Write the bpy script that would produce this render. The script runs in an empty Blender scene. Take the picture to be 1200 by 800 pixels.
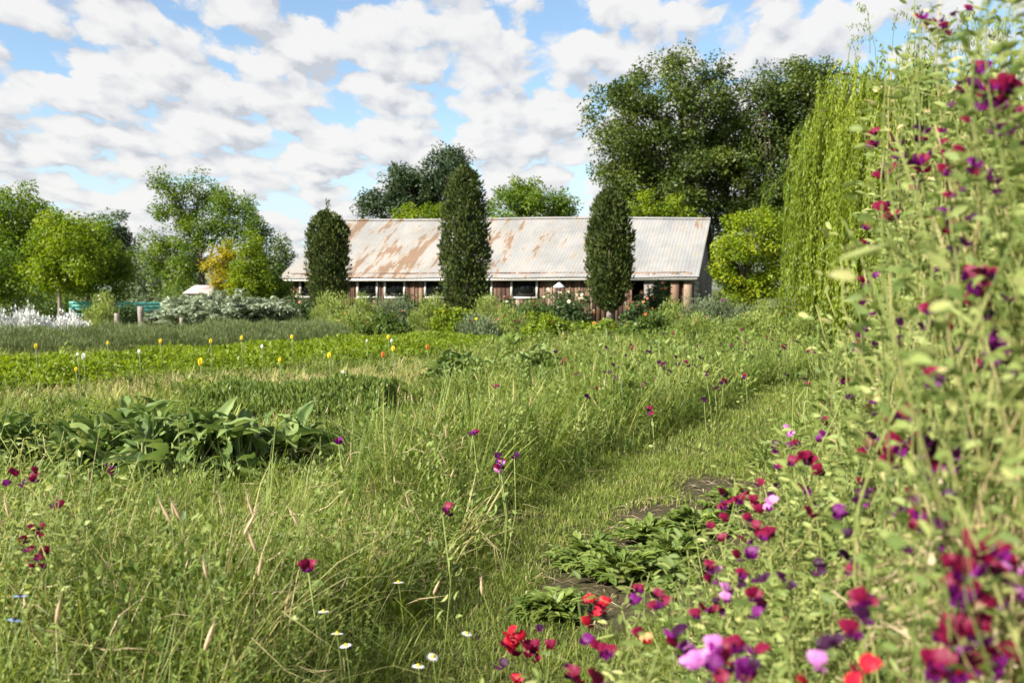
import bpy, math, numpy as np
from mathutils import Vector
rng = np.random.default_rng(7)
C = bpy.context.scene.collection
F = 1167.0; H = 1.55; HZ = 335.0
PITCH = math.atan((400 - HZ) / F)
R = math.radians

# ------------------------------------------------------------------ placing
def at(px, py, Y):
    """world point at forward distance Y seen at photograph pixel px,py"""
    cx = (px - 600) / F; cy = -(py - 400) / F
    dy = math.cos(PITCH) + cy * math.sin(PITCH)
    dz = -math.sin(PITCH) + cy * math.cos(PITCH)
    t = Y / dy
    return np.array([cx * t, Y, H + dz * t])
def gx(px, Y): return (px - 600) / F * Y
def gz(py, Y): return at(600, py, Y)[2]

# ------------------------------------------------------------------ materials
MATS = {}
def nt(name):
    m = bpy.data.materials.new(name); m.use_nodes = True
    t = m.node_tree; t.nodes.clear(); return m, t
def N(t, typ, **kw):
    n = t.nodes.new(typ)
    for k, v in kw.items():
        if k.startswith('i_'):
            n.inputs[k[2:].replace('_', ' ')].default_value = v
        else: setattr(n, k, v)
    return n
def L(t, a, b): t.links.new(a, b)
def ramp(t, stops, fac=None, interp='LINEAR'):
    r = N(t, 'ShaderNodeValToRGB'); r.color_ramp.interpolation = interp
    e = r.color_ramp.elements
    while len(e) > 1: e.remove(e[-1])
    e[0].position = stops[0][0]; e[0].color = (*stops[0][1], 1)
    for p, c in stops[1:]:
        x = e.new(p); x.color = (*c, 1)
    if fac is not None: L(t, fac, r.inputs['Fac'])
    return r
def leafmat(name, cols, trans=0.35, rough=0.5, spec=0.3):
    """cols: colour stops spread over the per-leaf tint 0..1"""
    if name in MATS: return MATS[name]
    m, t = nt(name)
    a = N(t, 'ShaderNodeAttribute', attribute_name='tint')
    k = len(cols)
    r = ramp(t, [(i / max(1, k - 1), c) for i, c in enumerate(cols)], a.outputs['Fac'])
    p = N(t, 'ShaderNodeBsdfPrincipled', i_Roughness=rough)
    p.inputs['Specular IOR Level'].default_value = spec
    L(t, r.outputs['Color'], p.inputs['Base Color'])
    tr = N(t, 'ShaderNodeBsdfTranslucent')
    hs = N(t, 'ShaderNodeHueSaturation', i_Saturation=1.12, i_Value=1.25, i_Hue=0.49)
    L(t, r.outputs['Color'], hs.inputs['Color']); L(t, hs.outputs['Color'], tr.inputs['Color'])
    mx = N(t, 'ShaderNodeMixShader', i_Fac=trans)
    L(t, p.outputs[0], mx.inputs[1]); L(t, tr.outputs[0], mx.inputs[2])
    o = N(t, 'ShaderNodeOutputMaterial'); L(t, mx.outputs[0], o.inputs['Surface'])
    MATS[name] = m; return m
def noisemat(name, stops, scale=6.0, stretch=(1, 1, 1), detail=6, rough=0.85, bump=0.3, spec=0.25, metal=0.0, bdist=0.02):
    if name in MATS: return MATS[name]
    m, t = nt(name)
    tc = N(t, 'ShaderNodeTexCoord'); mp = N(t, 'ShaderNodeMapping'); mp.inputs['Scale'].default_value = stretch
    L(t, tc.outputs['Object'], mp.inputs['Vector'])
    n = N(t, 'ShaderNodeTexNoise', i_Scale=scale, i_Detail=detail, i_Roughness=0.62)
    L(t, mp.outputs[0], n.inputs['Vector'])
    r = ramp(t, stops, n.outputs['Fac'])
    p = N(t, 'ShaderNodeBsdfPrincipled', i_Roughness=rough, i_Metallic=metal)
    p.inputs['Specular IOR Level'].default_value = spec
    L(t, r.outputs['Color'], p.inputs['Base Color'])
    b = N(t, 'ShaderNodeBump', i_Strength=bump, i_Distance=bdist)
    L(t, n.outputs['Fac'], b.inputs['Height']); L(t, b.outputs[0], p.inputs['Normal'])
    o = N(t, 'ShaderNodeOutputMaterial'); L(t, p.outputs[0], o.inputs['Surface'])
    MATS[name] = m; return m

# ------------------------------------------------------------------ mesh building
class G:
    """collects vertices, quads and tris with a per-vertex tint and a per-face material index"""
    def __init__(s): s.V = []; s.Q = []; s.T = []; s.t = []; s.n = 0; s.mq = []; s.mt = []
    def add(s, V, Q=None, T=None, tint=0.5, mat=0):
        V = np.asarray(V, float).reshape(-1, 3); k = len(V)
        s.V.append(V); s.t.append(np.broadcast_to(np.asarray(tint, float), (k,)).copy())
        if Q is not None and len(Q):
            Q = np.asarray(Q, int).reshape(-1, 4) + s.n; s.Q.append(Q); s.mq.append(np.full(len(Q), mat))
        if T is not None and len(T):
            T = np.asarray(T, int).reshape(-1, 3) + s.n; s.T.append(T); s.mt.append(np.full(len(T), mat))
        s.n += k; return s
    def inst(s, tpl, O, X, Y, Z, tint=0.5, mat=0):
        """copies of a template (verts, quads, tris) at origins O with axis vectors X, Y, Z"""
        tv, tq, tt = tpl; n = len(O); k = len(tv)
        if n == 0: return s
        V = (O[:, None, :] + tv[None, :, 0:1] * X[:, None, :] + tv[None, :, 1:2] * Y[:, None, :] + tv[None, :, 2:3] * Z[:, None, :])
        off = (np.arange(n) * k)[:, None, None]
        Q = (np.asarray(tq, int).reshape(1, -1, 4) + off).reshape(-1, 4) if len(tq) else None
        T = (np.asarray(tt, int).reshape(1, -1, 3) + off).reshape(-1, 3) if len(tt) else None
        tint = np.repeat(np.broadcast_to(np.asarray(tint, float), (n,)), k)
        return s.add(V.reshape(-1, 3), Q, T, tint, mat)
    def mesh(s, name, mats, smooth=False):
        V = np.concatenate(s.V); nq = sum(map(len, s.Q)); ntr = sum(map(len, s.T))
        me = bpy.data.meshes.new(name); me.vertices.add(len(V)); me.vertices.foreach_set('co', V.ravel())
        idx = []; 
        if nq: idx.append(np.concatenate(s.Q).ravel())
        if ntr: idx.append(np.concatenate(s.T).ravel())
        idx = np.concatenate(idx).astype(np.int32)
        me.loops.add(len(idx)); me.loops.foreach_set('vertex_index', idx)
        me.polygons.add(nq + ntr)
        st = np.concatenate([np.arange(nq) * 4, nq * 4 + np.arange(ntr) * 3]).astype(np.int32)
        me.polygons.foreach_set('loop_start', st)
        mi = np.concatenate([np.concatenate(s.mq) if nq else np.zeros(0, int), np.concatenate(s.mt) if ntr else np.zeros(0, int)]).astype(np.int32)
        me.polygons.foreach_set('material_index', mi)
        if smooth: me.polygons.foreach_set('use_smooth', np.ones(nq + ntr, bool))
        at_ = me.attributes.new('tint', 'FLOAT', 'POINT'); at_.data.foreach_set('value', np.concatenate(s.t).astype(np.float32))
        me.update(calc_edges=True)
        for m in (mats if isinstance(mats, (list, tuple)) else [mats]): me.materials.append(m)
        return me
    def box(s, x0, x1, y0, y1, z0, z1, tint=0.5, mat=0):
        V = [(x, y, z) for z in (z0, z1) for y in (y0, y1) for x in (x0, x1)]
        Q = [(0, 2, 3, 1), (4, 5, 7, 6), (0, 1, 5, 4), (2, 6, 7, 3), (0, 4, 6, 2), (1, 3, 7, 5)]
        return s.add(V, Q, None, tint, mat)
    def tube(s, P, r, n=5, tint=0.5, mat=0):
        P = np.asarray(P, float); m = len(P); r = np.broadcast_to(np.asarray(r, float), (m,))
        D = np.gradient(P, axis=0); D /= np.linalg.norm(D, axis=1)[:, None] + 1e-9
        ref = np.array([0.31, 0.17, 0.93]) if abs(D[0, 2]) < 0.9 else np.array([0.9, 0.3, 0.1])
        A = np.cross(D, ref); A /= np.linalg.norm(A, axis=1)[:, None] + 1e-9; B = np.cross(D, A)
        a = np.linspace(0, 2 * np.pi, n, endpoint=False)
        V = P[:, None, :] + r[:, None, None] * (np.cos(a)[None, :, None] * A[:, None, :] + np.sin(a)[None, :, None] * B[:, None, :])
        i = np.arange(m - 1)[:, None] * n; j = np.arange(n)[None, :]; j2 = (j + 1) % n
        Q = np.stack([i + j, i + j2, i + n + j2, i + n + j], -1).reshape(-1, 4)
        T = [(((m - 1) * n), (m - 1) * n + k, (m - 1) * n + k + 1) for k in range(1, n - 1)]
        return s.add(V.reshape(-1, 3), Q, T, tint, mat)

def setp(o, label=None, cat=None, group=None, kind=None):
    for k, v in (('label', label), ('category', cat), ('group', group), ('kind', kind)):
        if v: o[k] = v
    return o
def link(name, me, parent=None, loc=(0, 0, 0), rz=0.0):
    o = bpy.data.objects.new(name, me); C.objects.link(o); o.location = loc
    if rz: o.rotation_euler = (0, 0, rz)
    if parent: o.parent = parent
    return o
def empty(name, loc, label, cat, group=None, rz=0.0):
    o = link(name, None, None, loc, rz); o.empty_display_size = 0.2
    return setp(o, label, cat, group)
def copy_tree(root, loc, rz, label, scale=1.0):
    r = root.copy(); C.objects.link(r); r.location = loc; r.rotation_euler = (0, 0, rz); r['label'] = label
    r.scale = (scale,) * 3
    for ch in list(root.children):
        c = ch.copy(); C.objects.link(c); c.parent = r
    return r

def unit(v): return v / (np.linalg.norm(v, axis=-1, keepdims=True) + 1e-9)
def rdir(n): return unit(rng.normal(size=(n, 3)))
def frame(D, Nrm):
    """axes: along D, across, and normal"""
    D = unit(D); A = unit(np.cross(Nrm, D)); return D, A, np.cross(D, A)
def U(a, b, n=None): return rng.uniform(a, b, n)

# ------------------------------------------------------------------ leaf and blade templates
LEAF = (np.array([(0, 0, 0), (.45, .5, .10), (1, 0, -.05), (.45, -.5, .10)]), [(0, 1, 2, 3)], [])
LEAF6 = (np.array([(0, 0, 0), (.3, .42, .09), (.7, .36, .06), (1, 0, -.10), (.7, -.36, .06), (.3, -.42, .09), (.35, 0, 0), (.7, 0, -.02)]),
         [(0, 1, 6, 5), (6, 1, 2, 7), (5, 6, 7, 4)], [(7, 2, 3), (4, 7, 3)])
def blade(bend, n=4, taper=0.7):
    V = []
    for i in range(n):
        u = i / n; a = bend * u ** 1.4
        x = u * math.sin(a * .75); z = u * math.cos(a * .8); w = .5 * (1 - u ** 2 * taper)
        V += [(x, w, z), (x, -w, z)]
    a = bend; V.append((math.sin(a * .75), 0, math.cos(a * .8)))
    Q = [(2 * i, 2 * i + 1, 2 * i + 3, 2 * i + 2) for i in range(n - 1)]
    return np.array(V), Q, [(2 * n - 2, 2 * n - 1, 2 * n)]
BL = [blade(.25, 3), blade(.7, 4), blade(1.25, 4), blade(1.9, 5)]
BL2 = [blade(.3, 2), blade(.9, 2), blade(1.5, 3)]

def blades(g, P, h, w, tint, tpls=BL, probs=None, mat=0, out=None):
    """grass blades standing at P with heights h and widths w"""
    n = len(P); which = rng.choice(len(tpls), n, p=probs); a = U(0, 2 * np.pi, n)
    lean = rng.normal(size=(n, 2)) * .26
    if out is not None: lean = out; a = np.arctan2(out[:, 1], out[:, 0]) + rng.normal(size=n) * .5
    X = np.stack([np.cos(a), np.sin(a), 0 * a], 1) * h[:, None]
    Y = np.stack([-np.sin(a), np.cos(a), 0 * a], 1) * w[:, None]
    Z = unit(np.stack([lean[:, 0], lean[:, 1], np.ones(n)], 1)) * h[:, None]
    for k, tp in enumerate(tpls):
        s = which == k
        g.inst(tp, P[s], X[s], Y[s], Z[s], tint[s], mat)

def leaves(g, P, size, D=None, Nn=None, aspect=.5, tint=None, tpl=LEAF, mat=0):
    n = len(P)
    if D is None: D = rdir(n)
    if Nn is None: Nn = rdir(n)
    size = np.broadcast_to(np.asarray(size, float), (n,))
    X, A, Z = frame(D, Nn)
    if tint is None: tint = U(0, 1, n)
    g.inst(tpl, P, X * size[:, None], A * (size * aspect)[:, None], Z * size[:, None], tint, mat)

# ------------------------------------------------------------------ foliage clumps
def clump_leaves(g, cen, rad, nl, size, tint0, spread, up=.5, aspect=.55, droop=0.25, flat=.8):
    """nl leaves around each clump centre; cen (k,3), rad (k,)"""
    k = len(cen)
    idx = np.repeat(np.arange(k), nl); n = len(idx)
    off = rdir(n) * (U(0, 1, n) ** .45)[:, None] * .82; off[:, 2] *= flat
    P = cen[idx] + off * rad[idx][:, None]
    out = unit(off)
    D = unit(out * .8 + rdir(n) * .8 - np.array([0, 0, droop]))
    Nn = unit(out * .5 + rdir(n) * .6 + np.array([0, 0, up]))
    tint = np.clip(tint0[idx] + rng.normal(size=n) * spread, 0, 1)
    leaves(g, P, size * U(.7, 1.3, n), D, Nn, aspect, tint)

def lobe_points(lobes, n_total, shell=.45):
    """points in a set of ellipsoids (c, r), denser towards their outside"""
    vol = np.array([l[1][0] * l[1][2] for l in lobes]) ; vol = vol / vol.sum()
    out = []; nor = []
    for (c, r), v in zip(lobes, vol):
        k = max(3, int(n_total * v)); d = rdir(k); q = U(0, 1, k) ** shell
        out.append(np.array(c) + d * q[:, None] * np.array(r)); nor.append(d)
    return np.concatenate(out), np.concatenate(nor)

def pixlobes(lobes, Y, dep=None):
    """lobes given as outline ellipses px,py,rx,ry at distance Y -> real ellipsoids"""
    out = []
    for i, l in enumerate(lobes):
        px, py, rx, ry = l[:4]; dy = l[4] if len(l) > 4 else U(-.5, .5) * rx / F * Y
        c = at(px, py, Y + dy); rX = rx * Y / F; rZ = ry * Y / F
        out.append((c, (rX, (rX + rZ) / 2 if dep is None else dep, rZ)))
    return out

BARK = None
def bark():
    return noisemat('bark', [(.3, (.045, .032, .024)), (.6, (.13, .10, .08)), (.8, (.2, .17, .14))], 9, (3, 3, .6), bump=.8)
def barkgrey():
    return noisemat('pale_bark', [(.3, (.13, .11, .09)), (.7, (.30, .26, .21))], 9, (3, 3, .6), bump=.6)

def tree(name, label, cat, px, Y, lobes, mat, nclump, nl, lsize, crad, trunk_r=.2, group=None, shell=.5, barkm=None,
         up=.5, spread=.14, droop=.25, trunk_top=.45, aspect=.55, limbs=18, basepx=None):
    ls = pixlobes(lobes, Y)
    bx = gx(px, Y); root = empty(name, (bx, Y, 0), label, cat, group)
    base = np.array([bx, Y, 0.])
    cen, nor = lobe_points(ls, nclump, shell)
    keep = cen[:, 2] > .25; cen = cen[keep]
    cmid = np.mean([l[0] for l in ls], axis=0)
    ztop = max(l[0][2] + l[1][2] for l in ls)
    fork = base + (np.array([cmid[0], cmid[1], 0]) - base) * .35; fork[2] = ztop * trunk_top
    g = G(); q = np.linspace(0, 1, 7)
    tp = base[None] * (1 - q[:, None]) + fork[None] * q[:, None]; tp[:, :2] += np.cumsum(rng.normal(size=(7, 2)) * trunk_r * .22, 0) * (q > 0)[:, None]
    rr = trunk_r * (1.25 - .55 * q); rr[0] *= 1.25
    g.tube(tp - base, rr, 8)
    for l in ls:                                                   # limbs into the lobes, twigs into the clumps
        c = np.array(l[0]); s = tp[rng.integers(4, 7)]
        m = (s + c) / 2 + rng.normal(size=3) * .12 * np.linalg.norm(c - s); m[2] += .1 * np.linalg.norm(c - s)
        t3 = np.linspace(0, 1, 6)[:, None]
        P = s * (1 - t3) ** 2 + 2 * m * t3 * (1 - t3) + c * t3 ** 2
        g.tube(P - base, np.linspace(trunk_r * .5, trunk_r * .12, 6), 5)
        near = np.argsort(np.linalg.norm((cen - c) / np.array(l[1]), axis=1))[: max(6, len(cen) // max(1, len(ls)))]
        for j in rng.choice(near, min(limbs, len(near)), replace=False):
            a = P[rng.integers(2, 6)]; b = cen[j]; mm = (a + b) / 2 + rng.normal(size=3) * .08 * np.linalg.norm(b - a)
            g.tube(np.array([a, mm, b]) - base, [trunk_r * .16, trunk_r * .1, trunk_r * .035], 4)
    link('trunk', g.mesh('trunk', barkm or bark(), True), root)
    g = G(); k = len(cen)
    t0 = np.clip(.5 + rng.normal(size=k) * .2, 0, 1)
    clump_leaves(g, cen - base, crad * U(.65, 1.35, k), nl, lsize, t0, spread, up, aspect, droop)
    link('crown', g.mesh('crown', mat), root)
    return root

def bush(name, label, cat, x, y, w, d, h, mat, nclump=60, nl=26, lsize=.07, crad=.16, group=None, flowers=None, nfl=0, fsize=.05,
         spiky=0.0, aspect=.5, stems=6, zmin=.05, stemmat=None):
    """a leafy bush: stems, foliage and, if it blooms, its blossoms"""
    root = empty(name, (x, y, 0), label, cat, group)
    dirs = rdir(nclump); dirs[:, 2] = np.abs(dirs[:, 2])
    q = U(0, 1, nclump) ** .42
    bump_ = 1 + .22 * np.sin(dirs[:, 0] * 5 + x) * np.cos(dirs[:, 1] * 4 + y)
    cen = dirs * (q * bump_)[:, None] * np.array([w / 2, d / 2, h * .92]); cen[:, 2] += zmin
    g = G()
    for j in rng.choice(nclump, min(stems * 3, nclump), replace=False):
        e = cen[j]; a = np.array([e[0] * .12, e[1] * .12, 0]); g.tube(np.array([a, (a + e) / 2 + rng.normal(size=3) * .04, e]), [.016, .012, .004], 4)
    link('stem', g.mesh('stem', stemmat or bark()), root)
    g = G(); k = nclump
    t0 = np.clip(.5 + rng.normal(size=k) * .2, 0, 1)
    if spiky:
        idx = np.repeat(np.arange(k), nl); n = len(idx)
        P = cen[idx] + rng.normal(size=(n, 3)) * crad * .5; P[:, 2] = np.maximum(P[:, 2], .02)
        D = unit(unit(cen[idx]) * .5 + rdir(n) * .35 + np.array([0, 0, spiky]))
        leaves(g, P, lsize * U(.6, 1.4, n), D, None, aspect, np.clip(t0[idx] + rng.normal(size=n) * .15, 0, 1))
    else:
        clump_leaves(g, cen, crad * U(.7, 1.3, k), nl, lsize, t0, .15, .5, aspect)
    link('foliage', g.mesh('foliage', mat), root)
    if flowers and nfl:
        for fm, cnt in zip(flowers, nfl if isinstance(nfl, (list, tuple)) else [nfl]):
            dd = rdir(cnt); dd[:, 2] = np.abs(dd[:, 2]); dd[:, 1] = -np.abs(dd[:, 1]) * .8
            P = dd * np.array([w / 2, d / 2, h * .95]) * U(.9, 1.1, cnt)[:, None]; P[:, 2] += zmin
            me = BLOOM(fm, fsize)
            for p in P:
                o = link('blossom', me, root, p); o.rotation_euler = (U(.3, 1.3), U(-.4, .4), U(-.6, .6)); o.scale = (U(.75, 1.25),) * 3
    return root

# ------------------------------------------------------------------ colours
M = {}
M['oak'] = leafmat('oak_leaves', [(.032, .052, .011), (.072, .112, .018), (.135, .17, .028)], .34)
M['darkoak'] = leafmat('dark_leaves', [(.018, .036, .015), (.038, .070, .024), (.07, .105, .036)], .25)
M['green'] = leafmat('green_leaves', [(.05, .10, .012), (.11, .185, .016), (.18, .25, .026)], .4)
M['bright'] = leafmat('bright_leaves', [(.085, .15, .008), (.17, .25, .012), (.27, .33, .02)], .45)
M['mid'] = leafmat('mid_leaves', [(.04, .075, .016), (.085, .14, .024), (.14, .20, .036)], .35)
M['olive'] = leafmat('olive_leaves', [(.085, .12, .055), (.15, .195, .095), (.22, .27, .14)], .3)
M['gold'] = leafmat('golden_leaves', [(.16, .19, .006), (.34, .30, .008), (.50, .38, .012)], .4)
M['maple'] = leafmat('yellow_green_leaves', [(.09, .16, .008), (.20, .28, .012), (.36, .40, .02)], .42)
M['cypress'] = leafmat('column_leaves', [(.026, .042, .013), (.060, .085, .022), (.11, .135, .032)], .22, .45)
M['willow'] = leafmat('willow_leaves', [(.10, .16, .014), (.20, .27, .024), (.33, .385, .05)], .45)
M['silver'] = leafmat('silver_leaves', [(.20, .26, .16), (.36, .42, .28), (.55, .60, .45)], .15, .6)
M['white'] = leafmat('white_leaves', [(.38, .40, .38), (.60, .61, .58), (.78, .78, .74)], .15, .6)
M['rose'] = leafmat('rose_leaves', [(.03, .06, .02), (.065, .11, .032), (.115, .165, .05)], .28)
M['herb'] = leafmat('herb_leaves', [(.12, .175, .035), (.22, .285, .06), (.34, .40, .12)], .35)
M['dill'] = leafmat('feathery_leaves', [(.08, .11, .038), (.14, .18, .062), (.21, .25, .10)], .35)
M['lettuce'] = leafmat('bed_leaves', [(.09, .145, .012), (.17, .245, .018), (.27, .33, .032)], .42)
M['carrot'] = leafmat('row_leaves', [(.07, .115, .022), (.135, .195, .04), (.21, .265, .065)], .35)
M['grass'] = leafmat('grass_blades', [(.055, .095, .014), (.13, .19, .028), (.24, .29, .055), (.37, .365, .12), (.54, .45, .24)], .38, .55)
M['turf'] = leafmat('turf_blades', [(.075, .125, .016), (.15, .205, .030), (.235, .28, .05), (.38, .34, .14)], .35, .55)
M['pea'] = leafmat('sweet_pea_leaves', [(.10, .155, .038), (.20, .265, .07), (.31, .365, .11), (.40, .41, .15), (.56, .45, .25)], .42, .55)
M['straw'] = leafmat('dry_straw', [(.30, .21, .11), (.48, .37, .21), (.66, .54, .36)], .3, .7)
M['comfrey'] = leafmat('broad_leaves', [(.065, .115, .032), (.12, .185, .05), (.20, .27, .08), (.32, .38, .15)], .3, .6, .25)
M['weed'] = leafmat('weed_leaves', [(.08, .13, .025), (.16, .225, .045), (.28, .33, .09)], .35)

def petal(name, c, trans=.35):
    return leafmat(name, [tuple(np.array(c) * .75), c, tuple(np.minimum(1, np.array(c) * 1.2))], trans, .5, .25)
PET = {'m': petal('magenta_petal', (.175, .004, .034)), 'p': petal('purple_petal', (.14, .008, .125)), 'd': petal('dark_petal', (.035, .004, .03)),
       'r': petal('red_petal', (.40, .008, .026)), 'k': petal('pink_petal', (.66, .24, .58)), 'v': petal('violet_petal', (.22, .015, .20)),
       'white': petal('cream_petal', (.78, .72, .55)), 'peach': petal('peach_petal', (.72, .33, .14)), 'yellow': petal('yellow_petal', (.80, .66, .05)),
       'rosepink': petal('rose_pink_petal', (.62, .28, .25)), 'blue': petal('blue_petal', (.35, .48, .72)), 'orange': petal('orange_petal', (.65, .20, .06)),
       'pure': petal('white_petal', (.82, .82, .8))}
CAL = leafmat('sepal', [(.12, .17, .05), (.2, .25, .09)], .3)
_bl = {}
def BLOOM(c, size):
    """a rose-like bloom: three whorls of cupped petals"""
    key = (c, size)
    if key in _bl: return _bl[key]
    g = G()
    for ring, (nn, rad, tilt) in enumerate([(6, .55, .25), (5, .38, .7), (4, .2, 1.15)]):
        a = np.arange(nn) * 2 * np.pi / nn + ring * .5
        D = np.stack([np.cos(a) * math.cos(tilt), np.sin(a) * math.cos(tilt), np.full(nn, math.sin(tilt))], 1)
        leaves(g, D * rad * .1 * size, size * (.75 - .12 * ring), D, np.stack([-np.cos(a) * .5, -np.sin(a) * .5, np.ones(nn)], 1), .85, U(.2, 1, nn), LEAF6)
    _bl[key] = g.mesh('bloom', PET[c]); return _bl[key]

def pea_flower(c1, c2, var):
    """sweet pea: upright standard, two wings, keel and sepals; about 3.6 cm; faces -y"""
    r = np.random.default_rng(var); g = G(); nu, nv = 7, 5; V = []
    fold = r.uniform(.25, .6)
    for j in range(nv):
        v = j / (nv - 1)
        for i in range(nu):
            u = i / (nu - 1) * 2 - 1
            wid = math.sin(min(1, v * 1.15 + .12) * math.pi * .58) * .021
            x = u * wid; z = v * .030 * (1 - .10 * max(0, 1 - abs(u) * 3) - .25 * u * u * v)
            y = .004 + .016 * v * v * fold * 2 - abs(u) * .004 + .0022 * math.sin(u * 9 + var) * v + (u * u) * .010 * fold
            V.append((x, y, z))
    Q = [(j * nu + i, j * nu + i + 1, (j + 1) * nu + i + 1, (j + 1) * nu + i) for j in range(nv - 1) for i in range(nu - 1)]
    g.add(V, Q, None, np.repeat(np.linspace(.2, .9, nv), nu) + r.normal(size=nu * nv) * .08, 0)
    for sgn in (-1, 1):
        W = []
        for j in range(4):
            v = j / 3
            for i in range(3):
                u = i / 2
                W.append((sgn * (.0015 + .010 * math.sin(v * 2.2) * u + .003 * v), -.004 - .017 * v, .004 + .012 * v - .012 * u * math.sin(v * 2.5 + .5) - .002 * sgn * v))
        Qw = [(j * 3 + i, j * 3 + i + 1, j * 3 + i + 4, j * 3 + i + 3) for j in range(3) for i in range(2)]
        g.add(W, Qw, None, np.repeat(np.linspace(.3, .9, 4), 3), 1)
    g.tube([(0, 0, .001), (0, -.008, .0), (0, -.014, .006)], [.003, .0035, .001], 5, .8, 1)
    g.tube([(.004 * (var % 5 - 2), .045, -.085), (0, .03, -.05), (0, .012, -.016), (0, .006, -.004), (0, .002, .0)], [.0012, .0012, .0013, .0016, .004], 5, .5, 2)
    return g.mesh('sweet_pea_flower', [PET[c1], PET[c2], CAL], True)
PEA = {}
for key, pr in {'m': [('m', 'p'), ('m', 'm'), ('m', 'd'), ('m', 'v')], 'p': [('m', 'p'), ('p', 'p'), ('d', 'v')], 'd': [('d', 'p'), ('d', 'd')], 'r': [('r', 'r'), ('r', 'm')], 'k': [('k', 'k'), ('k', 'v')], 'o': [('peach', 'r')]}.items():
    PEA[key] = [pea_flower(a, b, 3 * i + len(key) + ord(key) + s) for i, (a, b) in enumerate(pr) for s in range(2)]

# ================================================================== light, sky, camera
SUN_EL, SUN_AZ = R(36), R(236)          # azimuth measured clockwise from +Y (north)
sd = np.array([math.sin(SUN_AZ) * math.cos(SUN_EL), math.cos(SUN_AZ) * math.cos(SUN_EL), math.sin(SUN_EL)])
sl = bpy.data.lights.new('sun', 'SUN'); sl.energy = 4.4; sl.angle = R(2.5); sl.color = (1, .945, .86)
so = bpy.data.objects.new('sun', sl); C.objects.link(so)
so.rotation_euler = Vector(sd).to_track_quat('Z', 'Y').to_euler()

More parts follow.
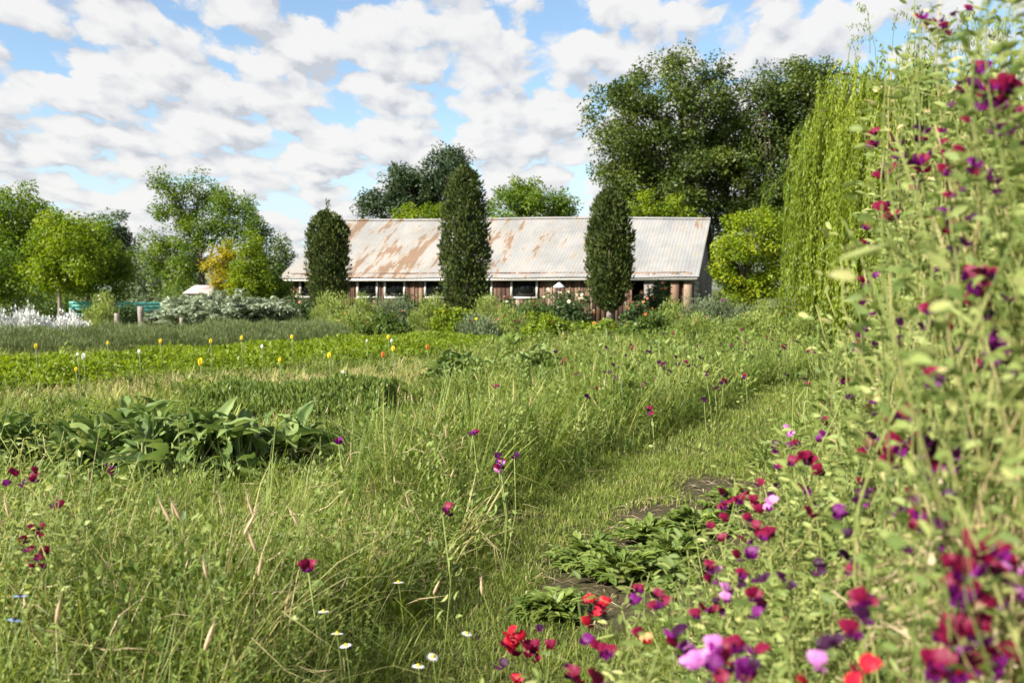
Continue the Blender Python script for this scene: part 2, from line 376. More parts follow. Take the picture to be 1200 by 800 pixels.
def build_world():
    w = bpy.data.worlds.new('World'); bpy.context.scene.world = w; w.use_nodes = True
    t = w.node_tree; t.nodes.clear()
    sky = N(t, 'ShaderNodeTexSky', sky_type='NISHITA', sun_disc=False, sun_elevation=SUN_EL, sun_rotation=SUN_AZ)
    sky.air_density = 1.0; sky.dust_density = .35; sky.ozone_density = 2.5
    tc = N(t, 'ShaderNodeTexCoord'); sx = N(t, 'ShaderNodeSeparateXYZ'); L(t, tc.outputs['Generated'], sx.inputs[0])
    def math_(op, a, b=None, c=None):
        n = N(t, 'ShaderNodeMath', operation=op)
        for i, v in enumerate((a, b, c)):
            if v is None: continue
            if isinstance(v, (int, float)): n.inputs[i].default_value = v
            else: L(t, v, n.inputs[i])
        return n.outputs[0]
    z = math_('MAXIMUM', sx.outputs['Z'], 0.0)
    zk = math_('ADD', z, .075)
    u = math_('DIVIDE', math_('MULTIPLY', sx.outputs['X'], 2.2), math_('ADD', z, .50)); v = math_('MULTIPLY', math_('LOGARITHM', zk, math.e), 1.2)
    def dens(du, dv):
        cb = N(t, 'ShaderNodeCombineXYZ')
        L(t, math_('MULTIPLY', math_('ADD', u, du), 1.6), cb.inputs[0]); L(t, math_('MULTIPLY', math_('ADD', v, dv), 1.8), cb.inputs[1])
        wn = N(t, 'ShaderNodeTexNoise', noise_dimensions='2D', i_Scale=5.0, i_Detail=4.0, i_Roughness=.6); L(t, cb.outputs[0], wn.inputs['Vector'])
        wv = N(t, 'ShaderNodeVectorMath', operation='MULTIPLY_ADD'); L(t, wn.outputs['Color'], wv.inputs[0]); wv.inputs[1].default_value = (.20, .20, .20); L(t, cb.outputs[0], wv.inputs[2])
        n1 = N(t, 'ShaderNodeTexNoise', noise_dimensions='2D', i_Scale=1.7, i_Detail=7.0, i_Roughness=.64); L(t, wv.outputs[0], n1.inputs['Vector'])
        vo = N(t, 'ShaderNodeTexVoronoi', feature='SMOOTH_F1', voronoi_dimensions='2D', i_Scale=4.0, i_Smoothness=.3, i_Detail=1.0, i_Roughness=.5, i_Randomness=1.0)
        L(t, wv.outputs[0], vo.inputs['Vector'])
        puff = math_('SUBTRACT', .95, vo.outputs['Distance'])
        return math_('ADD', math_('MULTIPLY', n1.outputs['Fac'], .62), math_('MULTIPLY', puff, .38))
    d0 = dens(0.0, 0.0); d1 = dens(-.03, .075)
    # more cover between about 4 and 12 degrees, blue gaps at the top
    def sstep(val, a, b, hi=1.0, lo=0.0):
        m = N(t, 'ShaderNodeMapRange', interpolation_type='SMOOTHSTEP'); L(t, val, m.inputs['Value'])
        m.inputs['From Min'].default_value = a; m.inputs['From Max'].default_value = b; m.inputs['To Min'].default_value = lo; m.inputs['To Max'].default_value = hi
        return m.outputs['Result']
    bias = math_('SUBTRACT', sstep(z, .055, .12, .05), sstep(z, .205, .29, .085))
    dd = math_('ADD', d0, bias)
    cover = sstep(dd, COV0, COV1)
    lit = math_('ADD', math_('MULTIPLY', math_('SUBTRACT', d0, d1), 3.2), .62)
    cr = ramp(t, [(0, (.66, .68, .73)), (.35, (.84, .85, .88)), (.62, (.93, .93, .93)), (.95, (1.02, 1.01, .995))], lit)
    cs = N(t, 'ShaderNodeVectorMath', operation='SCALE'); L(t, cr.outputs['Color'], cs.inputs[0]); cs.inputs['Scale'].default_value = CLOUD
    tint = N(t, 'ShaderNodeMix', data_type='RGBA', blend_type='MULTIPLY'); tint.inputs[0].default_value = 1.0
    L(t, sky.outputs['Color'], tint.inputs[6]); tint.inputs[7].default_value = SKYT
    hz = N(t, 'ShaderNodeMix', data_type='RGBA'); L(t, sstep(z, .0, .17, 0.0, .85), hz.inputs[0])
    L(t, tint.outputs[2], hz.inputs[6]); hz.inputs[7].default_value = (2.5, 2.9, 3.2, 1)
    mx = N(t, 'ShaderNodeMix', data_type='RGBA'); L(t, math_('MULTIPLY', cover, .96), mx.inputs[0])
    L(t, hz.outputs[2], mx.inputs[6]); L(t, cs.outputs[0], mx.inputs[7])
    bg = N(t, 'ShaderNodeBackground', i_Strength=.1); L(t, mx.outputs[2], bg.inputs['Color'])
    o = N(t, 'ShaderNodeOutputWorld'); L(t, bg.outputs[0], o.inputs['Surface'])
CLOUD = 3.25; COV0, COV1 = .32, .44; SKYT = (.72, .72, .70, 1)
build_world()
bpy.context.scene.world.cycles.sampling_method = 'MANUAL'; bpy.context.scene.world.cycles.sample_map_resolution = 256

cam = bpy.data.cameras.new('camera'); cam.lens = F / 1200 * 36; cam.sensor_width = 36; cam.clip_start = .05; cam.clip_end = 5000
cam.dof.use_dof = True; cam.dof.focus_distance = 6.5; cam.dof.aperture_fstop = 3.6
co = bpy.data.objects.new('camera', cam); C.objects.link(co); co.location = (0, 0, H); co.rotation_euler = (R(90) - PITCH, 0, 0)
sc = bpy.context.scene; sc.camera = co
sc.view_settings.view_transform = 'Standard'; sc.view_settings.look = 'None'; sc.view_settings.exposure = 1.5; sc.view_settings.gamma = 1
sc.view_settings.use_curve_mapping = False
sc.render.engine = 'CYCLES'; sc.cycles.max_bounces = 6; sc.cycles.diffuse_bounces = 3; sc.cycles.glossy_bounces = 2
sc.cycles.transmission_bounces = 4; sc.cycles.transparent_max_bounces = 4; sc.cycles.caustics_reflective = False; sc.cycles.caustics_refractive = False

# ================================================================== ground
def wave(x, y, s=1.0, ph=0.0):
    return (np.sin(x * s * 1.7 + 1.3 * np.sin(y * s * 1.1 + ph) + ph) + np.sin(y * s * 2.3 + 1.7 * np.sin(x * s * .9 + 2 * ph)) + np.sin((x + y) * s * 3.1 + ph * 3)) / 3
PC = np.array([(0.5, -.9), (2.5, -.3), (3.5, -.02), (4.5, .16), (5.6, .42), (6.8, .62), (7.6, 1.0), (10.3, 2.3), (13.5, 3.75), (17, 5.3), (24, 8.4), (40, 15.4)])
def path_x(y): return np.interp(y, PC[:, 0], PC[:, 1])
def path_hw(y): return np.interp(y, [3, 5, 7, 10, 16], [.5, .52, .64, .64, .62])
def pathness(x, y): return np.abs(x - path_x(y)) / path_hw(y) + np.clip(np.asarray(y) - 15.2, 0, None) * 1.2
SOIL = [(.62, 5.3, .42, .75), (1.15, 6.3, .5, .7), (.95, 5.0, .5, .6), (1.6, 7.4, .35, .6), (.42, 4.85, .3, .5)]
def soilness(x, y):
    r = np.full(np.shape(x), 9.0)
    for cx, cy, a, b in SOIL: r = np.minimum(r, ((x - cx) / a) ** 2 + ((y - cy) / b) ** 2)
    return r

def groundmat():
    m, t = nt('garden_soil')
    tc = N(t, 'ShaderNodeTexCoord')
    n1 = N(t, 'ShaderNodeTexNoise', i_Scale=.35, i_Detail=8.0, i_Roughness=.6); L(t, tc.outputs['Object'], n1.inputs['Vector'])
    n2 = N(t, 'ShaderNodeTexNoise', i_Scale=26.0, i_Detail=8.0, i_Roughness=.7); L(t, tc.outputs['Object'], n2.inputs['Vector'])
    r1 = ramp(t, [(.35, (.035, .024, .016)), (.55, (.075, .052, .034)), (.75, (.13, .10, .065))], n2.outputs['Fac'])
    r2 = ramp(t, [(.3, (.045, .06, .015)), (.7, (.10, .12, .03))], n2.outputs['Fac'])
    sx = N(t, 'ShaderNodeSeparateXYZ'); L(t, tc.outputs['Object'], sx.inputs[0])
    mr = N(t, 'ShaderNodeMapRange'); L(t, sx.outputs['Y'], mr.inputs['Value']); mr.inputs['From Min'].default_value = 9; mr.inputs['From Max'].default_value = 20
    mr.inputs['To Max'].default_value = .75
    ad = N(t, 'ShaderNodeMath', operation='MULTIPLY_ADD', use_clamp=True); L(t, n1.outputs['Fac'], ad.inputs[0]); ad.inputs[1].default_value = .5; L(t, mr.outputs[0], ad.inputs[2])
    mx = N(t, 'ShaderNodeMix', data_type='RGBA'); L(t, ad.outputs[0], mx.inputs[0]); L(t, r1.outputs[0], mx.inputs[6]); L(t, r2.outputs[0], mx.inputs[7])
    p = N(t, 'ShaderNodeBsdfPrincipled', i_Roughness=.95); p.inputs['Specular IOR Level'].default_value = .15
    L(t, mx.outputs[2], p.inputs['Base Color'])
    b = N(t, 'ShaderNodeBump', i_Strength=.9, i_Distance=.03); L(t, n2.outputs['Fac'], b.inputs['Height']); L(t, b.outputs[0], p.inputs['Normal'])
    o = N(t, 'ShaderNodeOutputMaterial'); L(t, p.outputs[0], o.inputs['Surface']); return m
def grid(xs, ys, zf):
    X, Y = np.meshgrid(xs, ys); V = np.stack([X, Y, zf(X, Y)], -1).reshape(-1, 3); n = len(xs)
    i = (np.arange(len(ys) - 1)[:, None] * n + np.arange(n - 1)[None, :]).ravel()
    return V, np.stack([i, i + 1, i + n + 1, i + n], 1)
g = G()
xs = np.concatenate([np.linspace(-900, -30, 20), np.linspace(-12, 12, 300), np.linspace(30, 900, 20)])
ys = np.concatenate([np.linspace(-200, -3, 8), np.linspace(0, 14, 200), np.linspace(16, 60, 40), np.linspace(80, 1500, 20)])
def gzf(X, Y):
    near = np.clip(1 - np.abs(Y - 6) / 9, 0, 1) * np.clip(1 - np.abs(X) / 10, 0, 1)
    return near * .012 * wave(X, Y, 5, 1) + np.clip(1.4 - soilness(X, Y), 0, 1) * .022 * wave(X, Y, 21, 2)
V, Q = grid(xs, ys, gzf); g.add(V, Q)
o = link('ground', g.mesh('ground', groundmat(), True)); setp(o, 'brown garden soil under the beds and wild grass', 'ground', kind='structure')

# gravel walk in front of the bench and pale hills behind
g = G(); V, Q = grid(np.linspace(-24, -8.5, 40), np.linspace(31.5, 34.6, 10), lambda X, Y: .012 + .006 * wave(X, Y, 3, 1)); g.add(V, Q)
o = link('gravel_path', g.mesh('gravel_path', noisemat('gravel', [(.3, (.24, .21, .18)), (.7, (.46, .42, .37))], 40, bump=.6))); setp(o, 'pale gravel walk in front of the turquoise bench', 'path', kind='structure')
g = G()
xs = np.linspace(-420, 420, 240); ys = np.linspace(430, 760, 24)
def hillz(X, Y):
    ridge = 21 + 7 * np.sin(X * .011 + 1) + 4 * np.sin(X * .031 + 2) + 1.2 * np.sin(X * .11)
    return ridge * np.clip((Y - 430) / 170, 0, 1) ** 1.2 * (1 + .02 * wave(X, Y, .15, 1)) - .5
V, Q = grid(xs, ys, hillz); g.add(V, Q)
o = link('hills', g.mesh('hills', noisemat('hill_wood', [(.35, (.06, .085, .06)), (.65, (.15, .17, .12))], .06, bump=.5, detail=8), True)); setp(o, 'low wooded hills on the horizon behind the trees', 'hills', kind='structure')

# ================================================================== barn
TH = R(15.5); BX, BY = -10.35, 45.0; BL_ = 18.55; BW = 5.5
uc, us = math.cos(TH), math.sin(TH)
def barn_s(px):                                                     # distance along the front from its left end
    k = (px - 600) / F; return (k * BY - BX) / (uc + k * us)
barn = empty('barn', (BX, BY, 0), 'long low weathered wooden barn with a pale rust-streaked metal roof', 'barn', rz=-TH)

def plankmat(name, cols, sc=3.0):
    m, t = nt(name)
    a = N(t, 'ShaderNodeAttribute', attribute_name='tint')
    tc = N(t, 'ShaderNodeTexCoord'); mp = N(t, 'ShaderNodeMapping'); mp.inputs['Scale'].default_value = (9, 9, .7); L(t, tc.outputs['Object'], mp.inputs['Vector'])
    n = N(t, 'ShaderNodeTexNoise', i_Scale=sc, i_Detail=7.0, i_Roughness=.7); L(t, mp.outputs[0], n.inputs['Vector'])
    ma = N(t, 'ShaderNodeMath', operation='MULTIPLY_ADD', use_clamp=True); L(t, n.outputs['Fac'], ma.inputs[0]); ma.inputs[1].default_value = .9
    m2 = N(t, 'ShaderNodeMath', operation='MULTIPLY_ADD'); L(t, a.outputs['Fac'], m2.inputs[0]); m2.inputs[1].default_value = .85; m2.inputs[2].default_value = -.4; L(t, m2.outputs[0], ma.inputs[2])
    r = ramp(t, [(i / (len(cols) - 1), c) for i, c in enumerate(cols)], ma.outputs[0])
    p = N(t, 'ShaderNodeBsdfPrincipled', i_Roughness=.85); p.inputs['Specular IOR Level'].default_value = .2; L(t, r.outputs[0], p.inputs['Base Color'])
    b = N(t, 'ShaderNodeBump', i_Strength=.5, i_Distance=.01); L(t, n.outputs['Fac'], b.inputs['Height']); L(t, b.outputs[0], p.inputs['Normal'])
    o = N(t, 'ShaderNodeOutputMaterial'); L(t, p.outputs[0], o.inputs['Surface']); return m
wood = plankmat('red_brown_boards', [(.045, .026, .019), (.105, .058, .04), (.19, .12, .08), (.30, .23, .17)])
greywood = plankmat('grey_boards', [(.06, .052, .048), (.16, .14, .13), (.30, .27, .25)])
paint = noisemat('cream_paint', [(.3, (.52, .49, .43)), (.7, (.72, .69, .62))], 8, bump=.15, rough=.6)
glassm, t = nt('interior_shade_glass')
p = N(t, 'ShaderNodeBsdfPrincipled', i_Roughness=.04); p.inputs['Base Color'].default_value = (.006, .007, .007, 1); p.inputs['Specular IOR Level'].default_value = .45  # opaque glass, the shade of the room behind put into its near-black base
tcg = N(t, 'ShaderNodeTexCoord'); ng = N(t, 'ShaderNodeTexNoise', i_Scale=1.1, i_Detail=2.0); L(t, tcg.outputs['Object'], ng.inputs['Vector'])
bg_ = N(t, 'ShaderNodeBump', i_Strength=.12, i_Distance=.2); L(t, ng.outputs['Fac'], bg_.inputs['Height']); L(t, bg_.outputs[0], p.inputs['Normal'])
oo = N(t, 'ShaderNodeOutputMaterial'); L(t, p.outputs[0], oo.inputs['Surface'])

EAVE = 1.90; WT = 2.12; RZL, RZR = 4.88, 4.62
def ridge_z(x): return RZL + (RZR - RZL) * x / BL_
wins = [(352, 366), (419, 443), (451, 475), (498, 524), (556, 577), (599, 630)]
WZ0, WZ1 = 1.06, 1.80
openings = [(barn_s(a), barn_s(b)) for a, b in wins]
p0, p1 = barn_s(738), barn_s(790)
X0, X1 = barn_s(341), BL_ - .35
g = G(); x = X0
while x < X1 - .02:
    w = min(U(.13, .22), X1 - x); tint = np.clip(rng.normal(.45, .28), 0, 1); dp = U(0, .02)
    mid = x + w / 2
    op = [o_ for o_ in openings if o_[0] - .01 < mid < o_[1] + .01]
    if barn_s(636) < mid < barn_s(650): tint = U(.75, 1)
    if p0 < mid < p1: x += w; continue                               # the open bay by the right end
    if op: g.box(x, x + w - .008, -dp, .03, 0, WZ0, tint); g.box(x, x + w - .008, -dp, .03, WZ1, WT, tint)
    else: g.box(x, x + w - .008, -dp, .03, 0, WT, tint)
    if rng.random() < .5 and not op: g.box(x + w - .035, x + w + .02, -.045, -.0205, 0, WT, np.clip(tint + .2, 0, 1))
    x += w
g.box(p0 - .3, p1 + .3, -.03, .028, WT - .14, WT - .002, .7); link('front_wall', g.mesh('front_wall', wood), barn)
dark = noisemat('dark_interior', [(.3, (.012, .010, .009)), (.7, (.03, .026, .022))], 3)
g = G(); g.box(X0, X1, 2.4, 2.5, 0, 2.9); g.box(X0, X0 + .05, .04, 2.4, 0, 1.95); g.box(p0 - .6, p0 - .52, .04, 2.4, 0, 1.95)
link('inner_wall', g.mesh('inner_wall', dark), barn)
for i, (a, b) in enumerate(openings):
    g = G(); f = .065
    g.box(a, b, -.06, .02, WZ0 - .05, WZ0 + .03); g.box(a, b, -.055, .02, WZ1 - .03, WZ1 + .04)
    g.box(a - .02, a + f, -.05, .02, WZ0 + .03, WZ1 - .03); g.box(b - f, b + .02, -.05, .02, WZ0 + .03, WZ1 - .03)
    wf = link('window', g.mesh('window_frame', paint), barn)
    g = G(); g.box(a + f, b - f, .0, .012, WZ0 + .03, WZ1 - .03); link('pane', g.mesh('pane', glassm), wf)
    g = G()                                                          # nothing built on the sill; the interior's darkness is the pane colour
for px_ in (758, 764, 791, 806):                                     # posts of the open bay
    s = barn_s(px_); wd = .10 if px_ < 770 else .16
    g = G(); g.box(s - wd, s + wd, -.16, -.04, 0, WT - .05, U(.6, .9)); link('post', g.mesh('post', wood if px_ > 770 else greywood), barn)
# right gable wall of grey vertical boards
g = G(); y = .05
while y < 2 * BW - .1:
    w = U(.14, .24); mid = y + w / 2; zt = EAVE + .05 + (ridge_z(BL_) - EAVE) * (1 - abs(mid - BW) / BW) - .12
    g.box(X1, X1 + .03 + U(0, .02), y, y + w - .008, 0, zt, np.clip(rng.normal(.5, .3), 0, 1)); y += w
link('gable_wall', g.mesh('gable_wall', greywood), barn)
g = G(); y = .05                                                     # left gable and rear wall
while y < 2 * BW - .1:
    w = .2; mid = y + w / 2; zt = EAVE + (ridge_z(0) - EAVE) * (1 - abs(mid - BW) / BW) - .12
    g.box(X0 - .05, X0 - .01, y, y + w - .008, 0, zt, U(.2, .8)); y += w
g.box(X0, X1, 2 * BW - .08, 2 * BW - .03, 0, EAVE, .4)
link('rear_wall', g.mesh('rear_wall', greywood), barn)

def roofmat():
    m, t = nt('rusty_roof_metal')
    tc = N(t, 'ShaderNodeTexCoord')
    def noise(scale, st, det=6, rg=.6):
        mp = N(t, 'ShaderNodeMapping'); mp.inputs['Scale'].default_value = st; L(t, tc.outputs['Object'], mp.inputs['Vector'])
        n = N(t, 'ShaderNodeTexNoise', i_Scale=scale, i_Detail=det, i_Roughness=rg); L(t, mp.outputs[0], n.inputs['Vector']); return n.outputs['Fac']
    streak = noise(3.4, (1, .15, .15), 9, .66); big = noise(.33, (1, .5, .5), 3); cols = noise(1.0, (1, .02, .02), 3, .5); fine = noise(8, (1, .3, .3), 8, .7)
    def mth(op, a, b):
        n = N(t, 'ShaderNodeMath', operation=op)
        for i, v in enumerate((a, b)):
            if isinstance(v, float): n.inputs[i].default_value = v
            else: L(t, v, n.inputs[i])
        return n.outputs[0]
    a = mth('ADD', mth('MULTIPLY', streak, .86), mth('ADD', mth('MULTIPLY', big, .34), mth('ADD', mth('MULTIPLY', fine, .22), mth('MULTIPLY', cols, .36))))
    sx = N(t, 'ShaderNodeSeparateXYZ'); L(t, tc.outputs['Object'], sx.inputs[0])
    fall = N(t, 'ShaderNodeMapRange'); L(t, sx.outputs['X'], fall.inputs['Value']); fall.inputs['From Min'].default_value = 4; fall.inputs['From Max'].default_value = 18
    fall.inputs['To Min'].default_value = .065; fall.inputs['To Max'].default_value = -.045
    a = mth('ADD', a, fall.outputs[0])
    r = ramp(t, [(.78, (.275, .272, .262)), (.90, (.305, .292, .268)), (1.0, (.315, .27, .215)), (1.08, (.285, .212, .15)), (1.2, (.22, .14, .085))], a)
    # weathered grey patches
    g2 = ramp(t, [(.38, (.72, .74, .76)), (.58, (1, 1, 1))], noise(.8, (1, .5, .5), 8, .65))
    mx = N(t, 'ShaderNodeMix', data_type='RGBA', blend_type='MULTIPLY'); mx.inputs[0].default_value = .8
    L(t, r.outputs[0], mx.inputs[6]); L(t, g2.outputs[0], mx.inputs[7])
    p = N(t, 'ShaderNodeBsdfPrincipled', i_Roughness=.55, i_Metallic=.15); L(t, mx.outputs[2], p.inputs['Base Color'])
    o = N(t, 'ShaderNodeOutputMaterial'); L(t, p.outputs[0], o.inputs['Surface']); return m
rm = roofmat()
def roof_sheet(front):
    g = G(); nx = 18 * 34
    xs = np.linspace(0, BL_, nx); rows = 4; V = []; edges = np.linspace(0, 1, rows + 1)
    for rI in range(rows):
        a, b = edges[rI] - (.012 if rI else 0), edges[rI + 1]
        for tt in (a, b):
            yy = -.38 + (BW + .38) * tt; yy = yy if front else 2 * BW - yy
            sag = -.035 * np.sin(xs / BL_ * math.pi * 2.3) * (tt > .5) - .02 * np.sin(xs * 1.3) * (1 - tt)
            zz = EAVE + (ridge_z(xs) - EAVE) * tt + sag + .006 * np.sin(xs * 2 * np.pi / .15) + (.003 if tt == a and rI else 0)
            V.append(np.stack([xs, np.full(nx, yy), zz], 1))
        base = (2 * rI) * nx; i = base + np.arange(nx - 1)
        g.Q.append(np.stack([i, i + 1, i + nx + 1, i + nx], 1)); g.mq.append(np.zeros(nx - 1, int))
    V = np.concatenate(V); g.V.append(V); g.t.append(np.full(len(V), .5)); g.n = len(V)
    return g
rf = roof_sheet(True).mesh('roof', rm, True); ro = link('roof', rf, barn); ro['label'] = 'pale corrugated front slope streaked with rust'
link('roof', roof_sheet(False).mesh('roof_rear', rm, True), barn)
g = G(); q = np.linspace(0, BL_, 30); sag = -.035 * np.sin(q / BL_ * math.pi * 2.3)
for s in (-1, 1):
    V = np.concatenate([np.stack([q, np.full(30, BW), ridge_z(q) + .05 + sag], 1), np.stack([q, np.full(30, BW + s * .17), ridge_z(q) - .035 + sag], 1)])
    i = np.arange(29); g.add(V, np.stack([i, i + 1, i + 31, i + 30], 1))
link('ridge_cap', g.mesh('ridge_cap', rm), barn)
g = G(); g.box(.05, BL_ - .05, -.33, -.30, EAVE - .13, EAVE - .035); link('fascia', g.mesh('fascia', paint), barn)
g = G()                                                             # bargeboards along the right rake
for s in (0, 1):
    ya, yb = (-.36, BW) if s == 0 else (BW, 2 * BW + .36)
    za, zb = (EAVE, RZR) if s == 0 else (RZR, EAVE)
    x0 = BL_ - .06; V = []
    for xx in (x0, x0 + .035):
        V += [(xx, ya, za - .15), (xx, yb, zb - .15), (xx, yb, zb - .03), (xx, ya, za - .03)]
    g.add(V, [(0, 1, 2, 3), (4, 7, 6, 5), (0, 4, 5, 1), (3, 2, 6, 7)])
link('bargeboard', g.mesh('bargeboard', greywood), barn)

# white lattice trellis on the gable end
gp = np.array([BX, BY]) + np.array([uc, -us]) * (X1 + .12) + np.array([us, uc]) * 1.15
tr = empty('trellis', (gp[0], gp[1], 0), 'white lattice trellis standing against the grey end wall of the barn', 'trellis', rz=-TH)
g = G()
for k in range(6): g.box(0, .025, -.85 + k * .34 - .02, -.85 + k * .34 + .02, .1, 1.75)
link('upright', g.mesh('upright', paint), tr)
g = G()
for k in range(7): g.box(.027, .05, -.9, .9, .25 + k * .235 - .018, .25 + k * .235 + .018)
link('crossbar', g.mesh('crossbar', paint), tr)

# ================================================================== small far house, bench, posts
hx, hy = gx(231, 44.5), 44.5
hs = empty('hut', (hx, hy, 0), 'small white hut with a pinkish roof glimpsed left of the golden tree', 'hut')
g = G(); g.box(-.42, .42, 0, 3, 0, 1.25); link('wall', g.mesh('wall', noisemat('cream_wall', [(.3, (.6, .56, .5)), (.7, (.75, .71, .65))], 3)), hs)
g = G()
V = [(-.56, -.3, 1.22), (.56, -.3, 1.22), (.56, 1.5, 1.58), (-.56, 1.5, 1.58), (.56, 3.3, 1.22), (-.56, 3.3, 1.22)]
g.add(V, [(0, 1, 2, 3), (3, 2, 4, 5)], [(0, 3, 5), (1, 4, 2)]); link('roof', g.mesh('roof', noisemat('pink_roof', [(.3, (.50, .36, .32)), (.7, (.62, .48, .44))], 5)), hs)
for xx in (-.34, .06):
    g = G(); g.box(xx, xx + .3, -.03, .01, .7, 1.12); link('window', g.mesh('window', dark), hs)

turq = noisemat('turquoise_paint', [(.3, (.06, .26, .21)), (.7, (.12, .40, .33))], 9, bump=.1, rough=.5)
iron = noisemat('dark_iron', [(.3, (.015, .014, .013)), (.7, (.04, .037, .034))], 9)
def bench(px, Y, wd, label, rz):
    b = empty('bench', (gx(px, Y), Y, 0), label, 'bench', 'turquoise garden benches', rz)
    g = G()
    for k in range(4): g.box(-wd / 2, wd / 2, -.32 + k * .115, -.225 + k * .115, .46, .49)
    link('seat', g.mesh('seat', turq), b)
    g = G()
    for k in range(3): g.box(-wd / 2, wd / 2, .16 + k * .025, .185 + k * .025, .60 + k * .125, .70 + k * .125)
    link('backrest', g.mesh('backrest', turq), b)
    for s in (-1, 1):
        x = s * (wd / 2 - .18); g = G()
        g.box(x - .03, x + .03, -.33, -.27, 0, .458); g.box(x - .03, x + .03, .10, .155, 0, .455); g.box(x - .028, x + .028, -.268, .098, .40, .456)
        g.tube([(x, .12, .44), (x, .19, .68), (x, .235, .96)], .025, 6); g.tube([(x, -.3, .45), (x, -.3, .66), (x, .16, .68)], .022, 6)
        link('leg', g.mesh('leg', iron), b)
    return b
bench(161, 37, 1.75, 'turquoise slatted garden bench beside the pale gravel walk', R(-8))
bench(98, 38.5, 1.1, 'short turquoise bench half hidden behind leaning plants at the left', R(14))
postm = noisemat('weathered_post', [(.3, (.14, .115, .09)), (.7, (.36, .31, .26))], 8, (4, 4, .7), bump=.5)
def post(px, py0, py1, Y, r, label, tilt=0, cap=False):
    z1 = gz(py0, Y); e = empty('wooden_post', (gx(px, Y), Y, 0), label, 'post', 'weathered posts in the flower border')
    q = np.linspace(0, 1, 6); P = np.stack([tilt * q * z1, 0 * q, q * z1], 1)
    g = G(); g.tube(P, r * (1 + .1 * np.sin(q * 7 + px)), 8); link('shaft', g.mesh('shaft', postm), e)
    if cap:
        g = G(); g.tube([(tilt * z1, 0, z1 - .02), (tilt * z1, 0, z1 + .02), (tilt * z1, 0, z1 + .16)], [.22, .2, .02], 10); link('cap', g.mesh('cap', PET['pure']), e)
    return e
post(165, 359, 390, 31.0, .09, 'stout grey post in front of the turquoise bench')
post(137, 367, 384, 32.0, .085, 'short grey post left of the bench')
post(213, 372, 388, 30.5, .07, 'reddish stake at the foot of the silver shrub')
post(655, 336, 380, 36.5, .035, 'thin pale post with a white cap in front of the barn', cap=True)
post(675, 368, 386, 34.0, .05, 'low grey stake before the white roses')
post(509, 346, 380, 38.0, .07, 'pale slim post against the barn boards')

# ================================================================== trees
tree('oak_tree', 'huge dark green oak towering over the right half of the barn', 'tree', 800, 62,
     [(800, 110, 62, 48), (735, 150, 48, 60), (760, 190, 70, 60), (850, 150, 55, 60), (815, 190, 70, 60), (870, 205, 45, 60), (720, 200, 30, 38), (790, 240, 80, 45), (745, 105, 30, 30), (860, 245, 40, 50)],
     M['oak'], 430, 170, .20, 1.0, .55, limbs=12, spread=.12)
tree('oak_tree', 'dark green tree between the huge oak and the weeping willow', 'tree', 935, 60,
     [(930, 115, 50, 45), (960, 150, 40, 60), (905, 170, 40, 55), (945, 215, 45, 50), (915, 260, 40, 50), (955, 85, 28, 22), (900, 110, 20, 22)],
     M['oak'], 250, 160, .20, .95, .42, limbs=10, spread=.12)
tree('dark_tree', 'very dark spreading tree behind the barn ridge, left of the tallest green column', 'tree', 490, 66,
     [(470, 232, 42, 30), (528, 205, 30, 38), (500, 225, 30, 34), (440, 245, 18, 22), (545, 235, 22, 40), (480, 205, 26, 18)],
     M['darkoak'], 160, 150, .19, .85, .35, limbs=8)
tree('broadleaf_tree', 'light green rounded tree behind the barn, right of the tallest green column', 'tree', 615, 60,
     [(595, 240, 28, 28), (630, 235, 34, 26), (655, 245, 22, 20), (610, 225, 20, 20), (640, 260, 40, 20)], M['green'], 100, 120, .17, .75, .25, limbs=8)
tree('broadleaf_tree', 'bright yellow green treetop peeping over the ridge left of the tallest column', 'tree', 495, 57,
     [(480, 255, 18, 16), (505, 250, 14, 16), (520, 262, 20, 14)], M['bright'], 40, 90, .15, .55, .16, limbs=6)
tree('broadleaf_tree', 'bright yellow green treetop peeping over the ridge beneath the huge oak', 'tree', 765, 56,
     [(752, 246, 22, 22), (785, 248, 22, 17), (720, 250, 24, 20), (805, 255, 12, 10)], M['bright'], 75, 95, .15, .62, .16, limbs=6)
tree('broadleaf_tree', 'dense mid green tree at the left edge, tallest of the left group', 'tree', 25, 55,
     [(25, 250, 42, 36), (-10, 280, 45, 60), (45, 290, 35, 50), (20, 310, 60, 45)], M['green'], 200, 120, .17, .8, .32, limbs=8)
tree('conifer_tree', 'dark blue green tree behind the bright young tree at the left', 'tree', 138, 62,
     [(138, 275, 20, 30), (120, 300, 26, 40), (150, 310, 20, 45), (105, 275, 12, 25)], M['darkoak'], 90, 100, .17, .65, .2, limbs=6, droop=.5)
tree('young_tree', 'bright green young tree with a slim pale trunk behind the white flowers', 'tree', 68, 37,
     [(75, 275, 36, 30), (60, 305, 32, 35), (95, 300, 30, 42), (70, 330, 34, 18)], M['bright'], 125, 110, .12, .5, .07, limbs=8, barkm=barkgrey(), trunk_top=.42)
tree('young_tree', 'fresh green young tree with a brown trunk left of the turquoise bench', 'tree', 103, 39,
     [(110, 285, 28, 34), (130, 315, 28, 32), (100, 325, 26, 22)], M['green'], 105, 110, .12, .5, .08, limbs=8, trunk_top=.42)
tree('young_tree', 'low bright green tree cut by the left edge of the photo', 'tree', -5, 40,
     [(0, 310, 26, 24), (-8, 335, 36, 26), (15, 340, 22, 18)], M['green'], 70, 50, .15, .5, .08, limbs=8)
